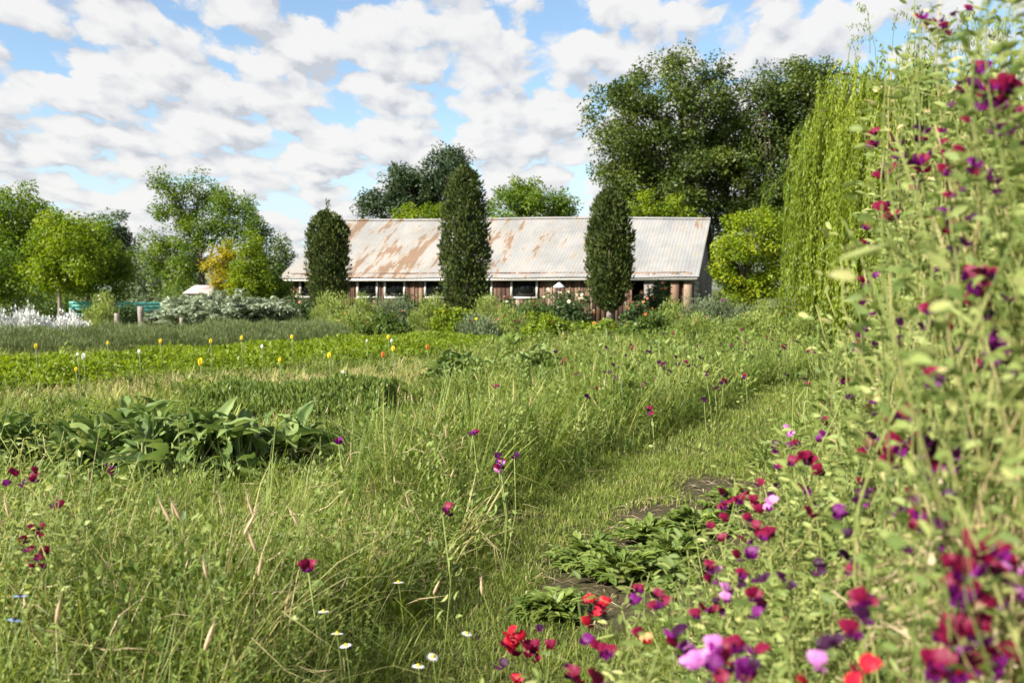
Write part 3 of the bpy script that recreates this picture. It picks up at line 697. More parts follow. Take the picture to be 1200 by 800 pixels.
tree('acacia_tree', 'tall airy light green tree with gaps of sky in its crown', 'tree', 240, 50,
     [(235, 225, 24, 22), (205, 222, 22, 14), (262, 245, 38, 24), (215, 255, 28, 22), (290, 262, 26, 22), (190, 245, 16, 16), (245, 262, 34, 20), (195, 285, 26, 18), (305, 285, 18, 18), (250, 280, 26, 20), (225, 300, 26, 24), (210, 320, 24, 22), (180, 305, 16, 20), (185, 212, 8, 8)],
     M['green'], 175, 130, .13, .60, .12, limbs=8, shell=.4)
tree('olive_tree', 'dull grey green tree filling the gap under the airy tree', 'tree', 200, 56,
     [(185, 315, 30, 32), (215, 318, 26, 30), (160, 340, 24, 26)], M['olive'], 120, 110, .15, .7, .16, limbs=6)
tree('olive_tree', 'dull green tree at the left end of the barn roof', 'tree', 318, 58,
     [(318, 310, 22, 30), (335, 325, 18, 24), (305, 335, 18, 24), (330, 290, 10, 18)], M['mid'], 80, 90, .15, .65, .16, limbs=6)
tree('golden_tree', 'small golden yellow tree beside the yellow green conical tree', 'tree', 258, 43,
     [(266, 300, 16, 22), (258, 318, 14, 20), (276, 325, 14, 22), (244, 312, 8, 7), (264, 338, 16, 12)], M['gold'], 80, 85, .105, .38, .08, limbs=6)
tree('conical_tree', 'yellow green conical tree right of the small golden tree', 'tree', 293, 42,
     [(292, 290, 13, 22), (292, 318, 22, 26), (305, 332, 20, 18), (282, 335, 18, 18)], M['bright'], 95, 85, .11, .4, .09, limbs=6)
tree('round_shrub_tree', 'small dark green rounded tree at the left corner of the barn', 'shrub', 330, 43,
     [(330, 342, 13, 16), (325, 356, 14, 14)], M['green'], 40, 50, .13, .4, .07, limbs=6)
tree('maple_tree', 'yellow green broad tree between the barn and the weeping willow', 'tree', 878, 41,
     [(880, 262, 30, 22), (862, 290, 28, 26), (900, 285, 22, 34), (880, 320, 40, 26), (850, 320, 22, 14), (895, 335, 26, 22), (865, 342, 26, 18), (845, 296, 12, 8)],
     M['maple'], 180, 100, .12, .46, .13, limbs=9, shell=.4)
# low hedge of greenery below the left trees
for i, (px, Y, w, h, mt, lb) in enumerate([(20, 44, 3.2, 1.9, 'mid', 'dark leafy hedge bush at the far left behind the white flowers'), (60, 46, 3, 1.7, 'green', 'leafy bush behind the slim pale trunk'),
        (120, 47, 3, 1.6, 'rose', 'shadowy bush under the two young trees'), (170, 45, 2.6, 1.6, 'olive', 'dull pinkish green bush behind the turquoise bench'),
        (205, 48, 2.8, 1.8, 'mid', 'green bush left of the small pinkish hut'), (300, 46, 3.2, 1.6, 'mid', 'green bush at the foot of the conical tree')]):
    bush('bush', lb, 'bush', gx(px, Y), Y, w, 1.6, h, M[mt], 75, 34, .13, .34, group='bushes under the left trees')

# ------------------------------------------------------------------ clipped columns
def column(label, px, Y, ptop, pbot, wpx, spike=False, n=12000):
    x = gx(px, Y); zt = gz(ptop, Y); zb = gz(pbot, Y); r0 = wpx / 2 * Y / F
    e = empty('column_tree', (x, Y, 0), label, 'tree', 'dark green column trees along the barn')
    g = G(); q = np.linspace(0, 1, 7); g.tube(np.stack([.05 * np.sin(q * 4), 0 * q, q * zt * .8], 1), np.linspace(.15, .05, 7), 8)
    for k in range(30):
        z = U(zb, zt * .8); a = U(0, 6.28); g.tube([(0, 0, z), (.5 * r0 * math.cos(a), .5 * r0 * math.sin(a), z + .35)], [.03, .01], 4)
    link('trunk', g.mesh('trunk', barkgrey(), True), e)
    u = U(0, 1, n); a = U(0, 2 * np.pi, n)
    pr = [.30, .66, .92, 1.0, .97, .80, .60, .14] if not spike else [.3, .7, .9, 1.0, .98, .90, .62, .2]
    def prof(u): return np.interp(u, [0, .05, .16, .36, .62, .82, .94, 1], pr)
    lump = 1 + .13 * np.sin(a * 2 + u * 7 + px) + .12 * np.sin(a * 4 - u * 19 + px * 2) + .09 * np.sin(u * 37 + a * 3 + px)
    rr = r0 * prof(u) * lump * U(0, 1, n) ** .2 * .98
    P = np.stack([rr * np.cos(a), rr * np.sin(a), zb + u * (zt - zb) + rng.normal(size=n) * .06], 1)
    hole = np.sin(a * 3 + px + u * 5) * np.sin(u * 21 + px * 1.3 + 2 * np.sin(a * 2)) > .72 - .25 * u      # thin patches
    keep = ~(hole & (U(0, 1, n) < .8)); P, a, u = P[keep], a[keep], u[keep]; n = len(P)
    if spike: P[:, 2] -= np.where((P[:, 0] > .05) & (u > .5), (u - .5) * .9 * np.clip(P[:, 0] / .3, 0, 1) * (P[:, 0] < .35), 0)   # a notch between two tips
    out = np.stack([np.cos(a), np.sin(a), np.full(n, .25)], 1)
    D = unit(out * .55 + rdir(n) * .55 + np.array([0, 0, .75])); Nn = unit(out + rdir(n) * .55)
    tint = np.clip(.45 + .25 * np.sin(a * 4 + u * 17) * np.sin(u * 29 + a) + rng.normal(size=n) * .18, 0, 1)
    g = G(); leaves(g, P, .135 * U(.6, 1.4, n), D, Nn, .62, tint)
    if spike:
        ns = 60; P = np.stack([rng.normal(size=ns) * .04, rng.normal(size=ns) * .04, U(zt - .1, zt + .55, ns)], 1); leaves(g, P, .12, unit(rdir(ns) * .4 + np.array([0, 0, 1])), None, .4, U(.3, .8, ns))
    k = 1500; a = U(0, 6.28, k); u = U(.05, 1, k); rr = r0 * prof(u) * U(.95, 1.28, k)   # stray shoots
    P = np.stack([rr * np.cos(a), rr * np.sin(a), zb + u * (zt - zb)], 1); leaves(g, P, .16, unit(np.stack([np.cos(a), np.sin(a), U(.6, 2, k)], 1)), None, .4, U(.4, 1, k))
    link('crown', g.mesh('crown', M['cypress']), e)
column('shortest dark column tree near the left end of the barn', 385, 40, 250, 360, 42, True)
column('tallest dark column tree in front of the middle of the barn', 545, 36, 198, 372, 48)
column('dark column tree on a bare pale trunk before the right part of the barn', 714, 35, 224, 362, 45)

# ------------------------------------------------------------------ weeping willow
def willow():
    Y = 28.0; px = 1070; x = gx(px, Y); e = empty('willow_tree', (x, Y, 0), 'tall yellow green weeping willow with hanging curtains of leaves', 'tree')
    g = G(); zt = gz(38, Y)
    q = np.linspace(0, 1, 9); g.tube(np.stack([.2 * np.sin(q * 3), .15 * q, q * zt * .62], 1), np.linspace(.34, .2, 9), 9)
    gs = G(); gl = G(); O = []; 
    arms = []
    for k in range(46):
        a = U(0, 2 * np.pi); R0 = U(.5, 1) ** .7; rx, ry = 3.3, 2.7
        tip = np.array([math.cos(a) * rx * R0, math.sin(a) * ry * R0, zt * (1.02 - .46 * R0 ** 2.2) + U(-.7, .35)])
        s = np.array([.1, .1, zt * U(.42, .62)]); m = (s + tip) / 2; m[2] = tip[2] + U(.0, .35); t3 = np.linspace(0, 1, 9)[:, None]
        P = s * (1 - t3) ** 2 + 2 * m * t3 * (1 - t3) + tip * t3 ** 2; g.tube(P, np.linspace(.09, .015, 9), 5); arms.append(P)
    link('trunk', g.mesh('trunk', bark(), True), e)
    PP = []; DD = []; TT = []
    for s in range(4000):
        P = arms[rng.integers(len(arms))]; j = rng.integers(3, 9); p = P[j] + rng.normal(size=3) * .28
        rad = math.hypot(p[0] / 3.0, p[1] / 2.5)
        low = U(.02, 1.1) if rng.random() < .6 else U(.9, 4.5)
        ln = max(.8, p[2] - low) * (1 if rng.random() < .75 else U(.4, .9)); nl = int(ln / .062)
        q = np.linspace(0, 1, nl); out = unit(np.array([p[0], p[1], 0]) + 1e-3)
        sway = U(.15, .55); ph = U(0, 6)
        line = p + np.stack([out[0] * sway * q ** .5 * 1.1 + .11 * np.sin(q * 4 + ph), out[1] * sway * q ** .5 + .05 * np.cos(q * 5 + ph), -ln * q], 1)
        gs.tube(line[::max(1, nl // 7)], .006, 3, .7)
        t0 = np.clip(.5 + .25 * np.sin(p[0] * 2.4) + rng.normal() * .16, 0, 1)
        PP.append(line + rng.normal(size=line.shape) * .025); DD.append(unit(rdir(nl) * .55 + np.array([0, 0, -1.0]))); TT.append(np.clip(t0 + rng.normal(size=nl) * .12, 0, 1))
    P = np.concatenate(PP); D = np.concatenate(DD); T = np.concatenate(TT)
    leaves(gl, P, .14 * U(.7, 1.3, len(P)), D, None, .30, T)
    # bare upright shoots at the top
    gt = gl
    for k in range(26):
        a = U(-2.6, 2.2); z = zt - .3 - .03 * a * a; h_ = U(.5, 1.5); b = U(-.8, .8); q = np.linspace(0, 1, 6)
        line = np.stack([a + b * q ** 2, U(-1, 1) + 0 * q, z - .4 + h_ * np.sin(q * 1.9)], 1); gt.tube(line, [.012, .011, .01, .008, .006, .003], 4, .4)
        leaves(gt, np.repeat(line[2:], 7, 0) + rng.normal(size=(28, 3)) * .06, .12, unit(rdir(28) * .5 + np.array([0, 0, -.9])), None, .28)
    cr = link('crown', gl.mesh('crown', M['willow']), e); link('strand', gs.mesh('strand', M['willow']), cr)
willow()

# ================================================================== silver shrub, white drift and the flower border
def cardoon(px, Y, w, h, label, n=75):
    e = empty('silver_shrub', (gx(px, Y), Y, 0), label, 'shrub', 'silver leaved shrubs')
    g = G(); gs = G()
    for k in range(n):
        a = U(0, 2 * np.pi); el = U(.5, 1.45); ln = h * U(.7, 1.25); q = np.linspace(0, 1, 9)
        b = np.array([U(-.4, .4) * w, U(-.35, .35), U(.02, .25)]); r = q * ln * math.cos(el) + .18 * w * q ** 2 * U(.2, 1)
        z = ln * math.sin(el) * (q * 1.35 - .75 * q ** 2.6)
        line = b + np.stack([r * math.cos(a), r * math.sin(a), z], 1)
        gs.tube(line, np.linspace(.022, .004, 9), 4, .6)
        idx = np.repeat(np.arange(1, 9), 9); m = len(idx); d = np.gradient(line, axis=0)[idx]; side = unit(np.cross(d, [0, 0, 1.0]) + 1e-6) * rng.choice([-1, 1], m)[:, None]
        leaves(g, line[idx] + rng.normal(size=(m, 3)) * .02, .27 * U(.6, 1.3, m) * (1.15 - q[idx] * .6), unit(side + unit(d) * .8), np.array([0, 0, 1.]) + rdir(m) * .3, .27, np.clip(U(.15, .9) + rng.normal(size=m) * .15, 0, 1))
    link('foliage', g.mesh('foliage', M['silver']), e); link('stem', gs.mesh('stem', M['silver']), e)
cardoon(228, 31.5, 1.5, 1.35, 'pale silver shrub of arching feathery leaves right of the bench')
cardoon(262, 31.0, 1.6, 1.5, 'big silver green shrub with drooping leaf fans, middle of the silver group')
cardoon(300, 32.0, 1.2, 1.3, 'grey green feathery shrub at the right end of the silver group', 70)
wl = ['leftmost white felted plant at the edge of the photo', 'tall white felted plant with spiky tips second from the left edge', 'broad white felted plant in the middle of the white drift', 'white felted plant left of the pale trunk', 'white felted plant right of the pale trunk', 'last low white plant nearest the turquoise bench']
for i, (px, h) in enumerate([(3, .78), (22, .92), (42, .82), (58, .70), (74, .68), (92, .55)]):
    bush('white_plant', wl[i], 'plant', gx(px, 29.5), 29.5 + U(-.4, .4), .85, .8, h, M['white'], 50, 22, .09, .15, 'white plants drifting along the bed', spiky=1.0, aspect=.4)

border = [  # px, Y, width, height, material, label, flowers
 (150, 33.5, 1.1, .85, 'rose', 'leaning leafy plant in front of the turquoise bench', ['white'], [3]),
 (118, 33, 1.2, 1.05, 'herb', 'loose pinkish bush with cream blooms left of the bench', ['white', 'rosepink'], [5, 4]),
 (330, 33, 1.3, .75, 'olive', 'low grey green bush at the right of the silver shrubs', ['orange'], [6]),
 (352, 35, 1.6, 1.05, 'rose', 'dark rose bush under the first barn window', ['rosepink', 'white'], [9, 5]),
 (388, 33, 1.8, 1.1, 'herb', 'round light green bush in front of the shortest column tree', None, 0),
 (425, 34, 1.5, .95, 'herb', 'light green bush below the second barn window', ['white'], [4]),
 (432, 37.5, 1.6, 1.05, 'rose', 'dark rose bush with white blooms under the barn window right of the shortest column', ['white'], [9]),
 (462, 34, 1.5, .95, 'olive', 'dusty pinkish bush below the window with white reflections', ['rosepink'], [10]),
 (478, 38, 1.5, 1.05, 'rose', 'rose bush against the barn boards with pale blooms', ['white', 'rosepink'], [5, 4]),
 (505, 33, 1.6, .95, 'herb', 'pale green bush just left of the tallest column trunk', None, 0),
 (530, 32, 1.3, .75, 'lettuce', 'yellow green bush at the foot of the tallest column', ['yellow'], [4]),
 (575, 32, 1.7, 1.15, 'herb', 'rounded pale green bush just right of the tallest column', ['white'], [4]),
 (597, 35.5, 1.5, 1.05, 'rose', 'pink flowered rose bush under the barn window right of the tallest column', ['rosepink', 'white'], [12, 4]),
 (620, 33, 1.5, 1.0, 'mid', 'green bush right of the pink rose', ['orange'], [5]),
 (650, 34.5, 1.9, 1.3, 'rose', 'dark rose bush with scattered white blooms before the barn boards', ['white'], [14]),
 (670, 34, 1.6, 1.25, 'rose', 'dark rose bush left of the bare pale trunk', ['white', 'peach'], [9, 3]),
 (750, 34.5, 1.3, 1.0, 'rose', 'rose bush with peach blooms right of the bare pale trunk', ['peach', 'orange'], [10, 4]),
 (768, 36, 1.5, 1.55, 'rose', 'tall rose with peach and cream blooms in front of the open barn bay', ['peach', 'white'], [12, 7]),
 (790, 33, 1.6, .85, 'herb', 'dusty light bush below the open barn bay', ['rosepink'], [7]),
 (825, 33, 2.0, 1.05, 'olive', 'grey green lavender bush before the barn end wall', None, 0),
 (858, 33, 1.8, .95, 'olive', 'grey green lavender bush before the yellow green tree', ['v'], [8]),
 (895, 33, 1.5, .75, 'herb', 'low brownish bush left of the willow curtain', ['rosepink'], [6]),
 (700, 29, 1.6, .34, 'lettuce', 'low lush plant in front of the bare pale trunk', ['orange'], [5]),
 (600, 28, 1.5, .6, 'herb', 'loose bush with small red blooms near the middle of the border', ['m', 'rosepink'], [6, 6]),
 (560, 27, 1.2, .5, 'olive', 'low bush with dull red blooms below the tallest column', ['m', 'yellow'], [6, 4]),
 (640, 27, 1.4, .5, 'lettuce', 'bright low bush with orange blooms in the middle of the border', ['orange', 'yellow'], [5, 3]),
 (760, 28, 1.7, .6, 'mid', 'leafy green clump in front of the peach roses', ['white'], [5]),
 (820, 28, 1.5, .5, 'herb', 'pale clump before the lavender bushes', ['rosepink'], [6]),
 (880, 29, 1.6, .55, 'herb', 'soft pale clump left of the willow foot', ['m'], [5]),
 (410, 30, 1.4, .55, 'herb', 'low clump with yellow blooms under the barn windows', ['yellow', 'orange'], [4, 4]),
 (450, 30, 1.5, .6, 'mid', 'low green clump with orange blooms before the dusty bush', ['orange'], [6]),
 (940, 27, 1.3, .5, 'herb', 'low clump with dark blooms under the willow curtain', ['d', 'm'], [4, 4]),
]
for i, (px, Y, w, h, mt, lb, fl, nf) in enumerate(border):
    bush('flower_bush', lb, 'bush', gx(px, Y), Y, w, w * .75, h * ((1.2 if Y > 31.5 else 1.35) if mt in ('herb', 'olive', 'lettuce') else 1.1), M[mt], 95, 42, .085 if mt in ('herb', 'olive') else .095, .2, 'bushes of the flower border', fl, nf, .055 if mt != 'rose' else .075,
         spiky=.9 if mt in ('herb', 'olive') else 0, aspect=.3 if mt in ('herb', 'olive') else .6)

# ================================================================== planted rows (continuous masses)
def row(name, label, cat, a, b, w, h, mat, n, lsize, feathery, aspect=.4):
    a = np.array(a, float); b = np.array(b, float); d = b - a; ln = np.linalg.norm(d); d /= ln; p = np.array([-d[1], d[0]])
    u = U(0, ln, n); v = np.clip(rng.normal(size=n) * .33, -.62, .62) * w
    hh = h * (.76 + .22 * wave(u, v, 1.5, 2) + .16 * wave(u, v, 4.5, 1)) * np.sqrt(np.maximum(.05, 1 - (np.abs(v) / (w * .68)) ** 2.5))
    z = hh * U(0.02, 1, n) ** .6
    P = np.stack([a[0] + d[0] * u + p[0] * v, a[1] + d[1] * u + p[1] * v, z], 1)
    g = G(); t0 = np.clip(.5 + .2 * wave(u, v, 2.2, 3) + rng.normal(size=n) * .16, 0, 1)
    D = unit(rdir(n) * (.5 if feathery else .9) + np.array([0, 0, 1.1 if feathery else .35]))
    leaves(g, P, lsize * U(.6, 1.4, n), D, None, aspect, t0)
    o = link(name, g.mesh(name, mat)); return setp(o, label, cat, kind='stuff')
row('feathery_bed', 'long grey green feathery bed behind the yellow green row', 'bed plants', (-13.0, 21.6), (-4.9, 27.6), 2.0, .66, M['dill'], 70000, .115, True, .09)
row('leafy_bed', 'bright yellow green leafy row crossing the left of the garden', 'bed plants', (-9.0, 14.9), (-1.2, 25.4), 3.2, .42, M['lettuce'], 85000, .075, False, .42)
row('carrot_bed', 'dark green feathery row ending at bare soil in the middle left', 'bed plants', (-3.75, 12.5), (-1.5, 12.3), 1.4, .42, M['carrot'], 22000, .07, True, .3)

# ================================================================== meadow (uncountable: grass, turf, wild forbs)
def scatter(d0, d1, dens, margin=1.1):
    """random ground points seen by the camera between distances d0 and d1, dens per square metre"""
    w = .56; area = w * (d1 * d1 - d0 * d0) + 2 * margin * (d1 - d0); n = int(area * dens)
    y = np.sqrt(U(d0 * d0, d1 * d1, n)); x = U(-1, 1, n) * (w * y + margin); return x, y
def in_seg(x, y, a, b, w):
    a = np.array(a); b = np.array(b); d = b - a; ln = np.hypot(*d); d = d / ln
    u = (x - a[0]) * d[0] + (y - a[1]) * d[1]; v = -(x - a[0]) * d[1] + (y - a[1]) * d[0]
    return (u > 0) & (u < ln) & (np.abs(v) < w / 2)
def meadow_h(x, y):
    """natural height of the sward"""
    h = .46 + .15 * wave(x, y, .8, 1) + .13 * wave(x, y, 3.1, 2) + .05 * wave(x, y, 7.3, 5)
    h = np.where(y < 4.2, h + .08, h)
    h *= np.where((x < -1.0) & (y > 9.0), .42, 1.0) * np.where((x >= -1) & (x < .6) & (y > 9), .75, 1.0)                 # lower among the beds
    h *= np.where(y > 22, .75, 1.0)
    pp = (path_x(y) - x) / path_hw(y)                                # a lush ridge along the left of the path
    h += .20 * np.exp(-((pp - 2.3) / .9) ** 2) * (y > 4.3) * (y < 15) + .12 * (y < 5.2) * (x < -.7)
    h *= 1 - .8 * np.exp(-(((x - .15) / .55) ** 2)) * (y < 4.6)       # thinner growth where the path begins
    h *= np.where((x < -1.1) & (y > 5.0) & (y < 8.2), .5, 1.0)
    p = pathness(x, y); h *= np.clip((p - .85) / .75, 0, 1) ** .7
    h *= np.clip((soilness(x, y) - 1) / 1.2, 0, 1)
    # thin brown hollow in the tall grass left of the path
    h *= 1 - .45 * np.exp(-(((x + .75) / .55) ** 2 + ((y - 5.3) / .7) ** 2))
    # short strip in front of the dark feathery row, bare soil under the row
    h *= np.where(in_seg(x, y, (-3.2, 10.7), (-1.0, 11.1), .8), .18, 1.0)
    h *= np.where(in_seg(x, y, (-3.7, 11.75), (-1.5, 11.6), .6), .05, 1.0)
    for r in (((-13, 21.6), (-4.9, 27.6), 2.2), ((-9, 14.9), (-1.2, 25.4), 3.1), ((-3.75, 12.5), (-1.5, 12.3), 1.4)):
        h *= np.where(in_seg(x, y, *r), .25, 1.0)
    h *= np.where(((x + 2.55) / 1.5) ** 2 + ((y - 7.9) / .55) ** 2 < 1, .15, 1.0)   # under the broad-leaved plants
    h *= np.where((y > 31.3) & (x < -8), .1, 1.0)
    return h
def dryness(x, y):
    d = .05 + .10 * wave(x, y, 1.1, 4) + .06 * wave(x, y, 3.7, 5)
    d += .85 * np.exp(-(((y - 14.6 - .55 * (x + 5.5)) / 1.7) ** 2)) * np.clip((-x - .2) / 1.5, 0, 1) * (y > 12)
    d += .45 * np.exp(-(((x + .75) / .8) ** 2 + ((y - 5.4) / .9) ** 2))
    d += .22 * np.exp(-(((x + 1.2) / .6) ** 2 + ((y - 3.4) / .8) ** 2))
    d += .10 * (y > 14)
    return d
g = G()
for d0, d1, dens, w, tp in [(1.9, 3.4, 700, .0042, BL), (3.4, 5.5, 600, .0050, BL), (5.5, 8.5, 430, .0066, BL), (8.5, 13, 320, .0095, BL), (13, 20, 240, .014, BL2), (20, 34, 130, .022, BL2)]:
    x, y = scatter(d0, d1, dens); h = meadow_h(x, y) * U(.35, 1.2, len(x)) ** .8
    k = h > .05; x, y, h = x[k], y[k], h[k]
    dr = dryness(x, y); n = len(x)
    # tufts: pull blades towards clump centres
    tint = np.clip(.34 + .16 * wave(x, y, 1.6, 7) + .12 * wave(x, y, 5.1, 3) + rng.normal(size=n) * .14, .0, .68)
    dryk = U(0, 1, n) < np.clip(dr, 0, .95) * .8; tint[dryk] = U(.7, 1, dryk.sum())
    P = np.stack([x, y, np.zeros(n)], 1)
    blades(g, P, h * np.where(dryk, 1.05, 1), w * U(.6, 1.4, n), tint, tp, [.3, .35, .22, .13] if tp is BL else [.45, .35, .2])
# tussocks: blades fanning out from shared roots, each tussock with its own height, width and colour
for d0, d1, dens, nb, w in [(1.9, 4.2, 21, 42, .0048), (4.2, 8, 17, 38, .0064), (8, 14, 11, 30, .0115), (14, 22, 5, 24, .018)]:
    x, y = scatter(d0, d1, dens); hc = meadow_h(x, y); k = hc > .14; x, y, hc = x[k], y[k], hc[k]; m = len(x)
    hf = U(.45, 1.6, m); tc_ = np.clip(.36 + rng.normal(size=m) * .2, 0, .7); drt = U(0, 1, m) < dryness(x, y) * .45; tc_[drt] = U(.72, .95, drt.sum())
    wf_ = rng.choice([.7, 1.0, 1.7], m, p=[.4, .4, .2]); sp = U(.25, .75, m)
    idx = np.repeat(np.arange(m), nb); n = len(idx); off = rng.normal(size=(n, 2)) * .035 * (d0 / 4 + .6)
    o2 = unit(off + rng.normal(size=(n, 2)) * .02) * (sp[idx] * U(.1, 1, n))[:, None]
    P = np.stack([x[idx] + off[:, 0], y[idx] + off[:, 1], np.zeros(n)], 1)
    blades(g, P, hc[idx] * hf[idx] * U(.5, 1.1, n), w * wf_[idx] * U(.7, 1.3, n), np.clip(tc_[idx] + rng.normal(size=n) * .07, 0, 1), BL if d0 < 14 else BL2, [.3, .35, .22, .13] if d0 < 14 else [.4, .35, .25], 0, o2)
o = link('wild_grass', g.mesh('wild_grass', M['grass'])); setp(o, 'tall unmown wild grass filling the ground left of the mown path', 'grass', kind='stuff')
# mown turf of the path and the short strip
g = G()
for d0, d1, dens, w in [(3.4, 6, 6500, .0042), (6, 9, 4200, .0058), (9, 17, 1700, .009)]:
    x, y = scatter(d0, d1, dens * 1.0); p = pathness(x, y)
    strip = in_seg(x, y, (-3.2, 10.7), (-1.0, 11.1), .8)
    k = ((p < 1.35) & (soilness(x, y) > U(.7, 1.5, len(x)))) | strip; x, y, p = x[k], y[k], p[k]; n = len(x)
    worn = np.clip(.45 + .5 * wave(x, y, 2.1, 3), 0, 1)
    k = U(0, 1, n) > worn * .35; x, y, p, worn = x[k], y[k], p[k], worn[k]; n = len(x)
    h = U(.035, .085, n) + .08 * np.clip(p - .9, 0, .5)
    tint = np.clip(.38 + .16 * wave(x, y, 3.1, 2) + rng.normal(size=n) * .16, 0, .75); q = U(0, 1, n) < .08 + .12 * worn; tint[q] = U(.8, 1, q.sum())
    blades(g, np.stack([x, y, np.zeros(n)], 1), h, w * U(.6, 1.3, n), tint, BL, [.2, .3, .3, .2])
o = link('mown_turf', g.mesh('mown_turf', M['turf'])); setp(o, 'short mown grass path winding from the bottom towards the willow', 'grass path', kind='stuff')
# leafy wild forbs mixed through the sward: stems carrying small leaves
g = G()
for d0, d1, dens, ls, nl in [(2.0, 4.0, 110, .042, 24), (4.0, 7, 75, .048, 22), (7, 12, 40, .068, 16), (12, 20, 20, .095, 13), (20, 33, 7, .14, 12)]:
    x, y = scatter(d0, d1, dens); h = meadow_h(x, y) * U(.5, 1.15, len(x)); k = h > .2; x, y, h = x[k], y[k], h[k]; n = len(x)
    lean = rng.normal(size=(n, 2)) * .22; idx = np.repeat(np.arange(n), nl); u = np.tile(np.linspace(.12, 1, nl), n)
    P = np.stack([x[idx] + lean[idx, 0] * h[idx] * u, y[idx] + lean[idx, 1] * h[idx] * u, h[idx] * u], 1); m = len(P)
    a = u * 40 + U(0, 6, n)[idx] + U(-.5, .5, m); D = np.stack([np.cos(a), np.sin(a), U(.1, 1.0, m)], 1)
    k2 = wave(x, y, 2.2, 6) + rng.normal(size=n) * .25; t0 = np.clip(.48 + .25 * wave(x, y, 1.3, 9) + rng.normal(size=n) * .2, 0, 1)
    ls = ls * np.where(k2 > .15, 1.35, .8)[idx]
    leaves(g, P, ls * U(.6, 1.3, m) * (1.15 - .5 * u), D, np.array([0, 0, 1.]) + rdir(m) * .4, .32, np.clip(t0[idx] + rng.normal(size=m) * .1, 0, 1), LEAF6 if d0 < 5 else LEAF)
    blades(g, np.stack([x, y, 0 * x], 1), h, np.full(n, .006 * d0 / 2), t0 * .6, BL[:1])
for d0, d1, dens, ls, nl in [(2.0, 4.5, 7.5, .027, 320), (4.5, 9, 6.0, .034, 250), (9, 16, 2.2, .07, 140), (16, 28, .6, .12, 110)]:
    x, y = scatter(d0, d1, dens); hc = meadow_h(x, y); k = hc > .25; x, y, hc = x[k], y[k], hc[k]; m = len(x); rr = U(.12, .30, m) * (1 + d0 / 30)
    idx = np.repeat(np.arange(m), nl); n = len(idx); dd = rdir(n); dd[:, 2] = np.abs(dd[:, 2]); q = U(0, 1, n) ** .45
    P = np.stack([x[idx] + dd[:, 0] * rr[idx] * q, y[idx] + dd[:, 1] * rr[idx] * q, .05 + dd[:, 2] * q * hc[idx] * U(.8, 1.15, m)[idx]], 1)
    t0 = np.clip(.5 + rng.normal(size=m) * .28, 0, 1); asp = rng.choice([.22, .4, .6], m, p=[.4, .35, .25])
    leaves(g, P, ls * (.7 + asp[idx]) * U(.6, 1.3, n), unit(dd * .8 + rdir(n) * .6 + np.array([0, 0, .35])), np.array([0, 0, .8]) + rdir(n) * .5, asp[idx], np.clip(t0[idx] + rng.normal(size=n) * .1, 0, 1), LEAF6 if d0 < 5 else LEAF)
for d0, d1, dens in [(2.4, 5, 8.0), (5, 10, 6.0), (10, 18, 2.6)]:
    x, y = scatter(d0, d1, dens); hc = meadow_h(x, y); k = hc > .3; x, y, hc = x[k], y[k], hc[k]
    for xx, yy, h_ in zip(x, y, hc * U(1.05, 1.5, len(x))):
        q = np.linspace(0, 1, 6); ln_ = np.stack([xx + U(-.12, .12) * q ** 1.5, yy + U(-.1, .1) * q ** 1.5, q * h_], 1); g.tube(ln_, np.linspace(.003, .0012, 6) * (1 + d0 / 12), 3, U(.4, .9))
        m = 26; u_ = U(.45, 1.02, m); P = np.stack([np.interp(u_, q, ln_[:, i]) for i in range(3)], 1) + rng.normal(size=(m, 3)) * .012
        leaves(g, P, (.022 if d0 < 5 else .03 if d0 < 10 else .05) * U(.6, 1.4, m), unit(rdir(m) * .7 + np.array([0, 0, .8])), None, .5, np.clip(U(.5, 1) + rng.normal(size=m) * .1, 0, 1))
o = link('wild_forbs', g.mesh('wild_forbs', M['weed'])); setp(o, 'leafy weeds mixed all through the tall grass', 'weeds', kind='stuff')
# dry bits: fallen straw on the ground and bent stalks
g = G()
x, y = scatter(2.2, 9, 190); k = (meadow_h(x, y) > .12) & (U(0, 1, len(x)) < dryness(x, y) * 1.6 + .12 + .25 * (y < 4)); x, y = x[k], y[k]; n = len(x)
a = U(0, 6.28, n); P = np.stack([x, y, meadow_h(x, y) * U(.1, .8, n)], 1); D = np.stack([np.cos(a), np.sin(a), U(-.3, .6, n)], 1)
leaves(g, P, U(.08, .32, n), D, rdir(n), .02, U(0, 1, n))
x, y = scatter(3.5, 8, 160); k = (soilness(x, y) < 1.6); x, y = x[k], y[k]; n = len(x); a = U(0, 6.28, n)
leaves(g, np.stack([x, y, U(.01, .04, n)], 1), U(.04, .16, n), np.stack([np.cos(a), np.sin(a), U(-.05, .1, n)], 1), np.array([0, 0, 1.]) + rdir(n) * .2, .06, U(0, 1, n))
o = link('dry_straw', g.mesh('dry_straw', M['straw'])); setp(o, 'broken dry stalks lying through the tall grass', 'straw', kind='stuff')
